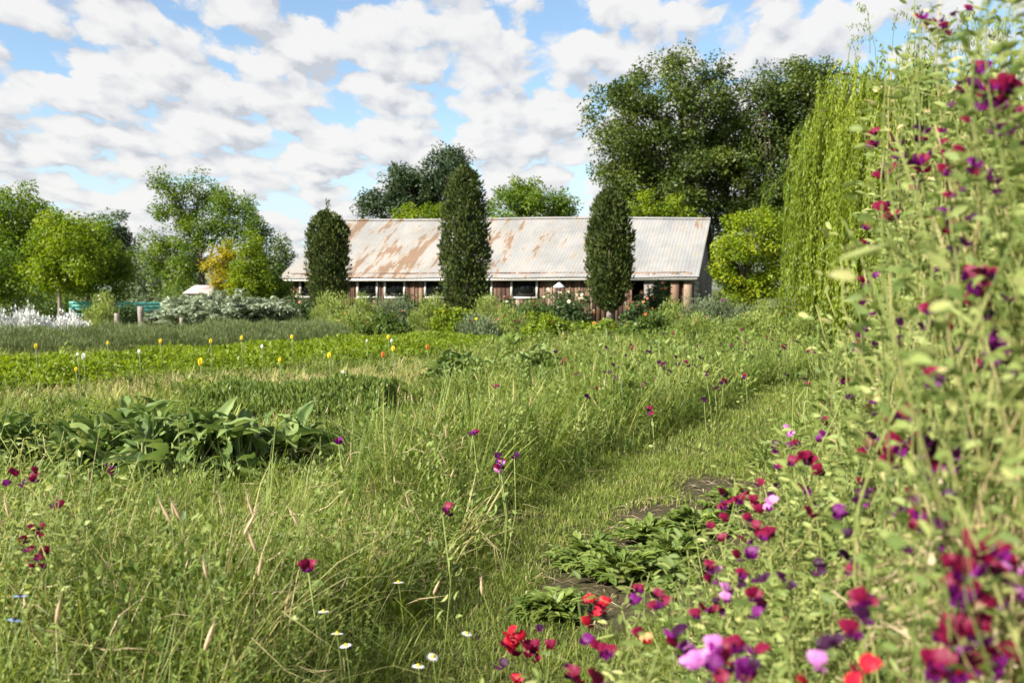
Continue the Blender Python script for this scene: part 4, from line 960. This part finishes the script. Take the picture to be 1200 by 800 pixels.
# seed heads on thin stalks
g = G()
def ear(p, ln, d, w, t):
    q = np.linspace(0, 1, 7); g.tube(p + d * q[:, None] * ln, w * np.array([.35, .9, 1, .95, .8, .5, .1]), 5, t)
    m = 26; i = rng.integers(0, 7, m); leaves(g, p + d * q[i][:, None] * ln, ln * .38, unit(d + rdir(m) * .35), None, .05, np.clip(t + rng.normal(size=m) * .1, 0, 1))
for px, py, d, ln in [(200, 605, 3.3, .10), (298, 600, 3.5, .11), (303, 668, 3.1, .08), (243, 672, 3.0, .08), (286, 620, 3.4, .12), (508, 690, 3.6, .08), (565, 690, 3.6, .09), (240, 755, 2.6, .1), (66, 725, 2.6, .1), (205, 600, 3.6, .08), (480, 588, 5.2, .1), (700, 470, 9, .1), (300, 640, 3.2, .09), (350, 610, 3.9, .1), (560, 440, 10, .1), (470, 420, 12, .12)]:
    p = at(px, py + 6, d); b = np.array([p[0] + U(-.08, .08), p[1], 0]); q = np.linspace(0, 1, 6)[:, None]
    bend = unit(np.array([U(-.6, .6), U(-.2, .2), 1.0])); g.tube(b + (p - b) * q + np.array([.03, 0, 0]) * np.sin(q * 3), .0013, 4, .55, 1); ear(p, ln * .75, bend, .006, U(.6, 1))
for k in range(170):
    x, y = scatter(3, 10, .02); x = U(-.5, .42) * 6; y = U(3.2, 11); h = meadow_h(np.array(x), np.array(y))
    if h < .3: continue
    z = h * U(.95, 1.2); dd = unit(np.array([U(-.5, .5), U(-.4, .4), 1.0])); b = np.array([x, y, 0.]); q = np.linspace(0, 1, 5)[:, None]
    g.tube(b + (np.array([x + U(-.05, .05), y, z]) - b) * q, .0012, 3, .5, 1); ear(np.array([x, y, z]), U(.05, .09), dd, U(.003, .006), U(.2, .9))
o = link('seed_heads', g.mesh('seed_heads', [M['straw'], M['grass']])); setp(o, 'tan seed heads standing above the tall grass', 'seed heads', kind='stuff')

# ================================================================== broad-leaved plants
def broad_template(bend, wav):
    V = []; nu, nv = 8, 5; T = []
    for j in range(nu):
        u = j / (nu - 1); w = .5 * math.sin(min(1, u * .93 + .07) * math.pi) ** .75 * (1 - .25 * u)
        a = bend * u; x = math.sin(a) / bend if bend else u; z = -(1 - math.cos(a)) / bend
        for i in range(nv):
            v = (i / (nv - 1) * 2 - 1); V.append((x, v * w, z + abs(v) * w * .42 + wav * .05 * math.sin(u * 13 + v * 3) * abs(v)))
            T.append(abs(v))
    Q = [(j * nv + i, j * nv + i + 1, (j + 1) * nv + i + 1, (j + 1) * nv + i) for j in range(nu - 1) for i in range(nv - 1)]
    return np.array(V), Q, []
BT = [broad_template(b, w) for b, w in ((.6, .8), (1.2, 1.2), (1.9, 1), (.9, 1.6))]
def comfrey(x, y, r, h, label, n=58):
    n = int(n * 1.7)
    e = empty('broad_leaf_plant', (x, y, 0), label, 'plant', 'broad leaved plants in the vegetable bed')
    g = G(); gs = G()
    for k in range(n):
        a = U(0, 2 * np.pi); ring = U(0, 1); el = 1.25 - ring * 1.0 + U(-.15, .15); ln = U(.16, .34) * (.8 + .4 * ring)
        b = np.array([U(-.5, .5) * r, U(-.5, .5) * r * .7, 0.0]); st = h * U(.25, .75) * (1.15 - ring * .6)
        tip = b + np.array([math.cos(a) * ring * .16, math.sin(a) * ring * .16, st]); gs.tube([b, (b + tip) / 2 + [0, 0, .03], tip], [.009, .008, .006], 5, .8)
        D = np.array([[math.cos(a) * math.cos(el), math.sin(a) * math.cos(el), math.sin(el)]]); Nn = np.array([[-math.cos(a) * .6 + U(-.3, .3), -math.sin(a) * .6 + U(-.3, .3), .8]])
        X, A, Z = frame(D, Nn); w = U(.42, .6); tpl = BT[rng.integers(4)]
        n0 = g.n; g.inst(tpl, tip[None], X * ln, A * ln * w, Z * ln, U(.1, .62)); 
        vv = np.tile(np.abs(np.linspace(-1, 1, 5)), 8); g.t[-1] = np.clip(g.t[-1] + np.where(vv < .1, .34, 0) + rng.normal(size=40) * .04, 0, 1)
    link('foliage', g.mesh('foliage', M['comfrey'], True), e); link('stem', gs.mesh('stem', M['comfrey']), e)
for px, Y, r, h, lb, n in [(95, 7.9, .4, .40, 'low dark broad leaved plant at the left end of the clump', 26), (150, 8.1, .5, .66, 'broad leaved plant with one tall pointed leaf, second in the clump', 60),
        (205, 7.7, .55, .64, 'densest broad leaved plant in the middle of the clump', 66), (262, 7.8, .55, .62, 'broad leaved plant with pale leaf edges right of the middle', 60), (325, 8.1, .45, .56, 'broad leaved plant at the right end of the clump beside the short grass', 44),
        (-8, 8.2, .5, .55, 'grey green broad leaved plant cut by the left edge of the photo', 50), (535, 15.2, .6, .62, 'distant broad leaved plant standing left of centre in the tall grass', 46), (620, 16.0, .7, .60, 'distant broad leaved plant just right of centre in the tall grass', 46),
        (785, 18.5, .9, .5, 'small far broad leaved plant among dark flowers', 50)]:
    comfrey(gx(px, Y), Y, r, h, lb, n)

# low leafy plants in the bare soil right of the path
def lowplant(x, y, r, label):
    e = empty('seedling_plant', (x, y, 0), label, 'plant', 'young leafy plants in the bare soil')
    g = G(); n = 46
    for k in range(n):
        a = U(0, 6.28); el = U(.25, 1.3); ln = r * U(.7, 1.3); q = np.linspace(0, 1, 8)
        line = np.stack([q * ln * math.cos(el) * math.cos(a), q * ln * math.cos(el) * math.sin(a), ln * math.sin(el) * (q * 1.2 - .55 * q ** 2)], 1)
        g.tube(line, .0025, 4, .8); idx = np.repeat(np.arange(2, 8), 5); m = len(idx); d = np.gradient(line, axis=0)[idx]
        side = np.cross(unit(d), [0, 0, 1.]) * rng.choice([-1, 1], m)[:, None]
        leaves(g, line[idx], .065 * U(.6, 1.3, m), unit(side * .8 + unit(d) * .7 + rdir(m) * .2), np.array([0, 0, 1.]) + rdir(m) * .3, .45, np.clip(U(.2, .8) + rng.normal(size=m) * .15, 0, 1), LEAF6)
    link('foliage', g.mesh('foliage', M['weed']), e)
for px, py, r, lb in [(735, 690, .25, 'largest lobed leafy plant in the bare soil, its near edge in shade'), (790, 672, .24, 'lobed leafy plant next to the sweet peas at the soil edge'), (690, 668, .2, 'small leafy plant at the path side of the bare soil'),
        (820, 628, .2, 'leafy plant at the back of the bare soil'), (760, 640, .18, 'bright leafy plant behind the largest one in the soil'), (650, 728, .16, 'little leafy tuft beside the near soil patch'), (860, 600, .18, 'leafy plant in shadow beneath the sweet pea edge')]:
    Y = H * F / (py - HZ); lowplant(gx(px, Y), Y, r, lb)

# ================================================================== yellow and white pointed blooms on stalks over the rows
def stalk_bloom(px, py, Y, c, label, s=1.0):
    Y = min(max(13.2, (H - (.62 if c == 'yellow' else .56)) * F / (py - HZ)), 23.5); p = at(px, py, Y); e = empty('pointed_bloom', (p[0], Y, 0), label, 'flower', 'pointed blooms on stalks above the rows')
    g = G(); g.tube([(0, 0, 0), (.02, 0, p[2] * .5), (0, 0, p[2] - .06 * s)], .007, 5); link('stalk', g.mesh('stalk', CAL), e)
    g = G(); q = np.array([0, .12, .3, .5, .75, 1]); w = np.array([.2, .75, 1, .8, .34, .04]) * .062 * s
    g.tube(np.stack([0 * q, 0 * q, p[2] - .07 * s + q * .26 * s], 1), w, 8, np.repeat(U(.2, .9, 6), 8)); a = np.arange(5) * 1.257
    leaves(g, np.stack([.03 * s * np.cos(a), .03 * s * np.sin(a), np.full(5, p[2] - .06 * s)], 1), .23 * s, np.stack([.10 * np.cos(a), .10 * np.sin(a), np.ones(5)], 1), np.stack([np.cos(a), np.sin(a), 0 * a], 1), .5, U(0, 1, 5), LEAF6)
    link('bud', g.mesh('bud', PET[c], True), e)
YB = [(42, 407, 21, 'yellow', 'yellow pointed bloom in front of the feathery bed below the white plants'), (126, 403, 22, 'yellow', 'slim yellow bloom low on the feathery bed below the short grey post'), (188, 401, 23, 'yellow', 'yellow bloom below the gravel walk'), (235, 426, 19, 'yellow', 'largest yellow bloom, on the near side of the yellow green row'),
      (247, 401, 21, 'yellow', 'yellow bloom with a long pale stem rising from the row'), (283, 397, 23, 'yellow', 'yellow bloom before the right of the silver shrubs'), (328, 423, 20, 'yellow', 'slim yellow bloom at the near edge of the row, right of the largest yellow one'), (386, 418, 20.5, 'yellow', 'yellow bloom on a pale leaning stalk below the shortest column tree'),
      (342, 396, 25, 'yellow', 'yellow bloom at the right end of the feathery bed'), (455, 396, 25, 'yellow', 'yellow bloom beside a white one before the border'), (461, 410, 22, 'yellow', 'yellow bloom at the right of the yellow green row'), (89, 434, 17.5, 'yellow', 'small yellow bloom hidden in the near left of the row'),
      (98, 419, 20, 'pure', 'fat white pointed bloom at the back edge of the row'), (163, 413, 20.5, 'pure', 'white pointed bloom standing alone below the stout grey post'), (307, 407, 22, 'pure', 'white bloom above the row below the silver shrubs'), (402, 438, 15.5, 'pure', 'white pointed bloom over the dark feathery row'),
      (459, 400, 24.5, 'pure', 'white bloom beside a yellow one before the border'), (430, 400, 24.5, 'pure', 'small white bloom at the far edge of the row'), (290, 459, 14, 'pure', 'pale bloom at the left of the dark feathery row'), (91, 416, 20.3, 'pure', 'small white bloom left of the fat white one'),
      (501, 408, 23, 'orange', 'orange bloom where the yellow green row ends'), (449, 417, 21, 'orange', 'salmon bloom at the near edge of the row end')]
for px, py, Y, c, lb in YB: stalk_bloom(px, py, Y, c, lb, (.8 if c == 'pure' else 1) * (.28 if 'small' in lb or 'slim' in lb else .36 if 'fat' not in lb and 'largest' not in lb else .46))

# ================================================================== sweet peas
def wall_x(y): return .43 + .24 * y
def pea_h(x, y):
    s = x - wall_x(y)
    low = 1.20 + s * .60 + .05 * math.sin(x * 9 + y * 7)
    if s < -1.15 or y > 3.75 or y < .9 or s < -.42 - .75 * max(0, 3.0 - y) ** 1.0: return 0.0
    if s < -.95: low *= .9
    top = 2.02 + .10 * math.sin(y * 5) + .05 * math.sin(y * 13)
    q = min(1, max(0, (s + .16) / .16)); return low * (1 - q) + top * q
def pea_mesh(seed, h, ns, spread, dry=.12, step=.032, lsz=.034, lo=.6):
    """stems and leaf pairs of one sweet pea plant of height h"""
    r = np.random.default_rng(seed); gs = G(); g = G()
    for k in range(ns):
        hh = h * r.uniform(lo, 1.07); n = max(6, int(hh / step)); q = np.linspace(0, 1, n)
        a0 = r.uniform(0, 6.28); r0 = spread * r.uniform(.1, 1); ph = r.uniform(0, 6.28, 4)
        wob = .04 + .02 * h
        x = math.cos(a0) * r0 * (.35 + .65 * q) + wob * np.sin(q * 5 + ph[0]) + .025 * np.sin(q * 17 + ph[1])
        y = math.sin(a0) * r0 * (.35 + .65 * q) + wob * np.sin(q * 4.4 + ph[2]) + .025 * np.sin(q * 15 + ph[3])
        line = np.stack([x, y, q * hh], 1)
        isdry = r.random() < dry; t0 = r.uniform(.82, 1) if isdry else r.uniform(.1, .66)
        gs.tube(line[::2], np.linspace(.0034, .0018, len(line[::2])), 3, t0 if isdry else min(.75, t0 + .15))
        if isdry and r.random() < .85: continue
        idx = np.repeat(np.arange(1, n), 2); m = len(idx); sd_ = np.tile([-1, 1], n - 1)
        az = r.uniform(0, 6.28, n)[idx] ; D = np.stack([np.cos(az), np.sin(az), r.uniform(-.1, .8, m)], 1)
        side = np.cross(D, [0, 0, 1.]) * sd_[:, None]; D = unit(D * .75 + side * .65); ex = r.uniform(.015, .055, n)[idx]
        P = line[idx] + D * ex[:, None]
        leaves(g, P, lsz * r.uniform(.6, 1.25, m), D, np.stack([r.normal(size=m) * .7, r.normal(size=m) * .7 - .45, np.ones(m) * .55], 1), .36,
               np.clip(t0 + r.normal(size=m) * .10, 0, 1), LEAF6)
        for j in r.choice(n - 1, max(2, n // 5), replace=False):    # tendrils and thin flower shoots
            p = line[j]; d = unit(np.array([r.normal(), r.normal(), .7])); L_ = r.uniform(.05, .13); tq = np.linspace(0, 1, 6)[:, None]
            cur = p + d * tq * L_ + np.array([.012, .008, 0]) * np.sin(tq * 9 + ph[0]) * tq
            gs.tube(cur, [.0011, .001, .0009, .0008, .0006, .0004], 3, r.uniform(.4, .75))
        if r.random() < .3 and not isdry:                            # a seed pod
            j = r.integers(n // 2, n); d = unit(np.array([r.normal(), r.normal(), -.4])); tq = np.linspace(0, 1, 5)[:, None]
            gs.tube(line[j] + d * tq * .06, [.001, .003, .004, .003, .001], 5, r.uniform(.3, .55))
    return gs.mesh('stem', M['pea']), g.mesh('foliage', M['pea'])
VAR = {'tall': [pea_mesh(11 + i, 2.05, 17, .19, .22, lo=.78) for i in range(5)], 'mid': [pea_mesh(31 + i, 1.15, 15, .20, .12) for i in range(4)], 'low': [pea_mesh(51 + i, .75, 14, .18, .07) for i in range(4)],
       'dry': [pea_mesh(71 + i, 1.5, 16, .17, .92, .05) for i in range(2)]}
plants = []
def pea_plant(x, y, h, kind):
    e = empty('sweet_pea_plant', (x, y, 0), '', 'plant', 'sweet pea plants along the right of the path')
    vs = VAR[kind]; st, fo = vs[rng.integers(len(vs))]; hv = {'tall': 2.05, 'mid': 1.15, 'low': .75, 'dry': 1.5}[kind]; a = U(0, 6.28)
    for nm, me in (('stem', st), ('foliage', fo)):
        o = link(nm, me, e, (0, 0, 0), a); o.scale = (1, 1, h / hv)
    plants.append((e, x, y, h, kind)); return e
y = 1.2
while y < 3.7:                                                       # the tall row
    for off in (.02, .22, .46): pea_plant(wall_x(y) + .13 + off + U(-.05, .05), y + U(-.06, .06), (2.08 + .08 * math.sin(y * 5)) * U(.94, 1.06), 'tall')
    y += .17
y = 1.3
while y < 3.75:                                                      # the trailing plants in front of it
    s = -.12
    while s > -1.12:
        x = wall_x(y) + s + U(-.06, .06); yy = y + U(-.08, .08); h = pea_h(x, yy)
        if h > .1 and not (yy < 1.5 and h < 1.0): pea_plant(x, yy, h * U(.85, 1.06), 'mid' if h > .95 else 'low')
        s -= .185
    y += .215
for x, y, h in [(.80, 1.32, 1.45), (.86, 1.5, 1.5), (.72, 1.45, 1.15), (.95, 1.75, 1.5), (.78, 1.55, 1.25), (.9, 1.62, 1.35)]: pea_plant(x, y, h, 'dry')
for px, py, Y in [(15, 600, 3.6), (45, 625, 3.2), (35, 560, 4.2), (70, 600, 3.8), (5, 560, 4.6), (130, 600, 4.2)]:    # a few by the left edge
    pea_plant(gx(px, Y), Y, gz(py - 50, Y), 'low')

e = empty('dry_vine_heap', (.80, 1.58, 0), 'heap of tan dried vines and straw among the near sweet peas at the right edge', 'straw heap')
g = G(); n = 5200; dd = rdir(n); q = U(0, 1, n) ** .4; P = dd * q[:, None] * np.array([.23, .2, .54]) + np.array([0, 0, .66]); a = U(0, 6.28, n)
P[:, 0] += .06 * np.sin(P[:, 2] * 9)
leaves(g, P, U(.03, .15, n), np.stack([np.cos(a), np.sin(a), U(-.9, .9, n)], 1), rdir(n), U(.015, .05, n)[:, None].ravel() if False else .03, U(0, 1, n))
for k in range(420):
    p = np.array([U(-.17, .2), U(-.16, .16), U(.2, 1.12)]); d = unit(rng.normal(size=3) + np.array([0, 0, .5])); tq = np.linspace(0, 1, 7)[:, None]; L_ = U(.06, .18)
    g.tube(p + d * tq * L_ + rng.normal(size=3) * .012 * np.sin(tq * U(3, 8)), .0013, 4, U(.2, 1))
m = 260; leaves(g, np.stack([U(-.25, .25, m), U(-.22, .2, m), U(.15, 1.2, m)], 1), .032, None, None, .4, U(.2, 1, m), LEAF6)
link('stems', g.mesh('stems', M['straw']), e)

FL = """1080 15 m|1100 18 m|1118 11 d|1107 26 p|1113 35 p|1135 5 m|1163 37 d|1147 76 M|1124 91 m|1140 91 M|1151 104 M|1165 95 m|1189 96 M|1131 110 d|1175 117 M|1119 119 p|1191 133 d|1164 140 d|1181 147 p|1199 160 d|1083 148 p|1104 148 m|1077 160 m|1019 155 m|1024 165 p|1047 171 M|1056 179 p|1063 187 d|1039 199 M|1081 195 M|1073 207 m|1085 175 p|1112 187 M|1125 171 m|1152 197 P|1108 173 d|1041 234 d|1045 248 M|1038 252 p|1017 264 p|1015 281 p|1025 291 d|1025 320 p|1013 326 m|1010 353 M|1019 362 p|1010 389 P|1007 398 p|1025 398 d|1111 263 m|1130 277 d|1118 286 d|1095 308 d|1144 333 M|1181 342 d|1110 376 r|1095 373 d|1121 400 d|1168 400 P|1059 367 d|1114 223 p|1124 213 m|1168 217 d|1138 247 d|1007 403 p|1087 426 p|1093 433 m|1173 403 p|1183 418 d|990 444 m|992 454 d|999 458 d|968 471 m|966 488 m|968 506 p|975 512 d|925 500 k|934 516 m|928 520 p|950 538 M|908 519 p|912 543 p|881 540 d|911 565 d|1074 475 m|1056 482 d|1047 489 m|1027 508 p|1052 523 M|1044 539 m|1084 513 M|1097 499 d|1122 528 P|1013 528 m|1095 542 m|1086 552 p|1110 573 d|1010 563 p|1015 575 p|1012 584 p|1080 592 p|1100 606 d|1087 616 d|945 573 p|956 586 d|949 596 m|982 596 p|993 620 d|903 583 k|883 582 m|866 584 m|891 593 m|878 604 p|884 614 m|894 624 m|1137 661 M|1179 662 M|1124 686 M|1171 699 m|1198 686 k|1145 740 p|1122 746 M|1107 774 M|1118 777 r|1097 783 p|1164 762 m|1190 760 m|958 769 k|949 796 r|999 797 r|1005 705 p|1017 705 p|1012 716 p|959 654 d|959 665 d|996 648 p|1064 637 d|982 742 d|884 693 m|885 715 p|870 672 d|897 672 d|880 645 p|864 752 m|876 776 p|686 701 r|707 705 r|695 716 r|689 728 r|598 738 r|614 745 r|600 760 R|632 733 d|621 757 M|629 769 m|587 777 p|645 753 m|685 747 p|705 753 m|715 760 p|671 777 d|669 786 m|608 794 r|700 794 m|769 706 p|778 702 m|827 708 m|816 716 p|794 750 P|759 745 o|751 740 m|813 772 k|827 766 k|845 757 P|852 766 m|864 752 m|875 777 p|882 772 d|840 791 p|835 664 k|835 675 m|869 669 m|852 685 k|885 695 m|832 614 m|847 627 m|881 645 p|849 604 m|852 590 m|869 581 m|895 624 m|878 604 d|13 550 m|6 564 p|26 564 p|40 549 m|41 560 m|68 591 M|37 616 m|45 624 m|33 641 m|52 645 m|44 651 p|37 658 m|51 661 m"""
stalks = {}
r5 = np.random.default_rng(5)
for _ in range(30):                                                 # further small and faded flowers through the patch
    yy_ = r5.uniform(90, 790); xx_ = r5.uniform(max(640, 1015 - max(0, yy_ - 420) * 1.0), 1195); FL += '|%d %d %s' % (xx_, yy_, r5.choice(list('mmmpdddp')))
for i, rec in enumerate(FL.split('|')):
    px, py, c = rec.split(); px, py = float(px), float(py); big = c.isupper(); c = c.lower()
    pos = None
    if px < 200: Y = 3.7 if py < 600 else 3.2; pos = at(px, py, Y)
    else:
        for Y in np.arange(1.7 if py < 600 else 1.3, 3.75, .02):
            p = at(px, py, Y)
            if p[2] < pea_h(p[0], Y) and p[2] > .15: pos = at(px, py, Y - .10); break
        if pos is None: pos = at(px, py, 2.9 if px < 1060 else 2.3)
    near = min(plants, key=lambda q: (q[1] - pos[0]) ** 2 + (q[2] - pos[1] - .04) ** 2 + (9 if q[4] == 'dry' else 0))
    base = np.array([near[1], near[2], 0.])
    reps = [(0, 0, 0)] + ([(U(-.016, .016), U(0, .015), U(-.026, .026)) for _ in range(2)] if big else [(U(-.018, .018), U(0, .015), U(-.03, .03))] if rng.random() < .55 else [])
    for dx, dy, dz in reps:
        v = PEA[c]; o = link('flower', v[rng.integers(len(v))], near[0], tuple(pos - base + np.array([dx, dy, dz - .014])))
        o.rotation_euler = (U(-.35, .25), U(-.35, .35), U(-1.1, 1.1)); s_ = U(.77, .94) * (1.2 if px < 730 and py > 690 else .78 if px > 1090 and py < 250 else 1) * (1.05 if big else .8 if c != 'd' else .55); o.scale = (s_,) * 3
    stalks.setdefault(near[0].name, []).append(pos - base)
for e, x, y, h, kind in plants:                                      # flower stalks, then a label of its own
    nf = sum(c.name.startswith('flower') and 'stalk' not in c.name for c in e.children)
    fl = {0: 'without an open flower', 1: 'with a single flower', 2: 'with two flowers'}.get(nf, 'with several magenta flowers')
    if x < 0 and y > 3 and nf >= 0 and x < -.9: lb = f'small sweet pea {fl} among grass at the left edge'
    elif kind == 'tall': lb = f'tall sweet pea {fl} in the high row, ' + ('far end' if y > 2.9 else 'middle' if y > 2 else 'near end') + (', front' if x - wall_x(y) < .17 else ', back')
    elif kind == 'dry': lb = 'withered straw coloured sweet pea tangled into the near end of the high row'
    elif kind == 'mid': lb = f'waist high sweet pea {fl} leaning on ' + ('the far end of' if y > 2.9 else 'the middle of' if y > 2 else 'the near end of') + ' the row'
    else: lb = f'low trailing sweet pea {fl} ' + ('by the bare soil' if y > 2.9 else 'in front of the patch' if y < 2.2 else 'amid the low patch')
    e['label'] = lb

# lone sweet pea sprigs flowering in the tall grass
SP = """742 407 m|735 418 d|660 425 m|673 437 m|715 434 d|694 455 d|701 453 m|686 468 d|764 483 m|770 428 d|780 424 d|793 418 d|793 428 d|784 435 d|782 441 d|807 428 d|814 429 d|827 438 p|838 455 d|847 450 d|825 466 d|845 404 d|859 405 m|875 402 m|918 407 m|913 418 d|603 532 d|581 452 m|555 511 v|397 515 p|397 520 m|587 532 d|584 543 m|587 549 k|519 599 m|659 426 m|129 553 p|361 661 m|748 424 d|725 432 d|900 396 m|935 402 d|865 396 d|888 410 d|955 412 m|965 420 d"""
SP += ''.join('|%d %d %s' % (r5.uniform(650, 965), r5.uniform(388, 452), r5.choice(list('dddmp'))) for _ in range(30))
items = [(float(a), float(b), c) for a, b, c in (r.split() for r in SP.split('|'))]
groups = []
for it in items:
    for gp_ in groups:
        if abs(gp_[0][0] - it[0]) < 22 and abs(gp_[0][1] - it[1]) < 26: gp_.append(it); break
    else: groups.append([it])
for gp_ in groups:
    px = np.mean([i[0] for i in gp_]); py = np.mean([i[1] for i in gp_]); Y = (H - .62) * F / (py - HZ); Y = min(Y, 17)
    x = gx(px, Y); e = empty('sweet_pea_sprig', (x, Y, 0), '', 'flower', 'sweet pea sprigs flowering in the tall grass')
    g = G()
    for k, (a, b, c) in enumerate(gp_):
        p = at(a, b, Y) - np.array([x, Y, 0]); g.tube([(0, 0, 0), (p[0] * .6 + .03, .02, p[2] * .5), tuple(p - [0, 0, .02])], .003, 4, .45)
        for r_ in range(2 if c != 'd' else 1):
            v = PEA[{'v': 'p'}.get(c, c)]; o = link('flower', v[rng.integers(len(v))], e, tuple(p + np.array([U(-.02, .02), U(-.01, .01), U(-.03, .02)])))
            o.rotation_euler = (U(-.3, .3), U(-.3, .3), U(-1, 1)); o.scale = (U(.95, 1.25),) * 3
    m = 14; zz = U(.2, .9, m); P = np.stack([U(-.05, .05, m), U(-.05, .05, m), zz * (.6)], 1); leaves(g, P, .05, None, None, .45, U(.2, .7, m), LEAF6)
    link('stem', g.mesh('stem', M['pea']), e)
    kind = {'m': 'magenta', 'd': 'dark maroon', 'p': 'purple', 'v': 'violet', 'k': 'pink'}[gp_[0][2]]
    wherex = 'left of the broad leaved clump' if px < 200 else 'before the mown path at lower left' if py > 580 else 'left of centre in the deep grass' if px < 480 else 'in the deep grass at the middle' if px < 640 else 'in the pale grass below the tallest columns' if px < 740 else 'in the pale grass right of the bare trunk' if px < 850 else 'in the grass before the willow'
    cnt = {1: 'single', 2: 'pair of'}.get(len(gp_), 'cluster of')
    e['label'] = f"{cnt} {kind} sweet pea {'bloom' if len(gp_) == 1 else 'blooms'} {wherex}"

# white daisies and pale blue flowers near the bottom edge
def daisy(px, py, Y, c, nm, label, r=.016):
    p = at(px, py, Y); e = empty(nm, (p[0], Y, 0), label, 'flower', 'little meadow flowers by the bottom edge')
    g = G(); q = np.linspace(0, 1, 5)[:, None]; g.tube(np.array([0, 0, 0]) + np.array([0, 0, p[2] - .004]) * q + np.array([.02, 0, 0]) * np.sin(q * 3.1), .0013, 4, .5)
    m = 12; z = U(.3, .95, m) * p[2]; leaves(g, np.stack([U(-.02, .02, m), U(-.02, .02, m), z], 1), .035, None, None, .14, U(.3, .9, m)); link('stalk', g.mesh('stalk', M['weed']), e)
    g = G(); a = np.arange(14) * 2 * np.pi / 14; tl = U(-.3, .3, 2); D = np.stack([np.cos(a), np.sin(a), tl[0] * np.cos(a) + tl[1] * np.sin(a) - .05], 1)
    leaves(g, np.array([0, 0, p[2]]) + D * .004, r, D, np.array([0, 0, 1.]), .36, U(.3, 1, 14)); link('petals', g.mesh('petals', PET[c]), e)
    g = G(); g.tube([(0, 0, p[2] - .004), (0, 0, p[2] + .003), (0, 0, p[2] + .007)], [.0055, .006, .002], 8); link('disc', g.mesh('disc', PET['yellow' if c == 'pure' else 'd'], True), e)
for a in [(467, 682, 3.5, 'pure', 'daisy', 'white daisy above the brown hollow in the grass, highest of the white ones'), (379, 716, 3.1, 'pure', 'daisy', 'white daisy facing up, leftmost of the bottom white flowers'), (395, 742, 2.9, 'pure', 'daisy', 'white daisy just below the leftmost one'),
          (490, 780, 2.7, 'pure', 'daisy', 'white daisy lowest at the bottom edge'), (507, 769, 2.9, 'pure', 'daisy', 'white daisy seen edge on near the bottom edge'), (547, 742, 3.2, 'pure', 'daisy', 'small white daisy left of the red sweet peas'), (405, 756, 2.9, 'pure', 'daisy', 'half hidden white daisy between the bottom flowers'),
          (24, 698, 2.6, 'blue', 'blue_flower', 'pale blue flower by the left edge, upper of two'), (17, 726, 2.6, 'blue', 'blue_flower', 'pale blue flower by the left edge, lower of two')]: daisy(*a)
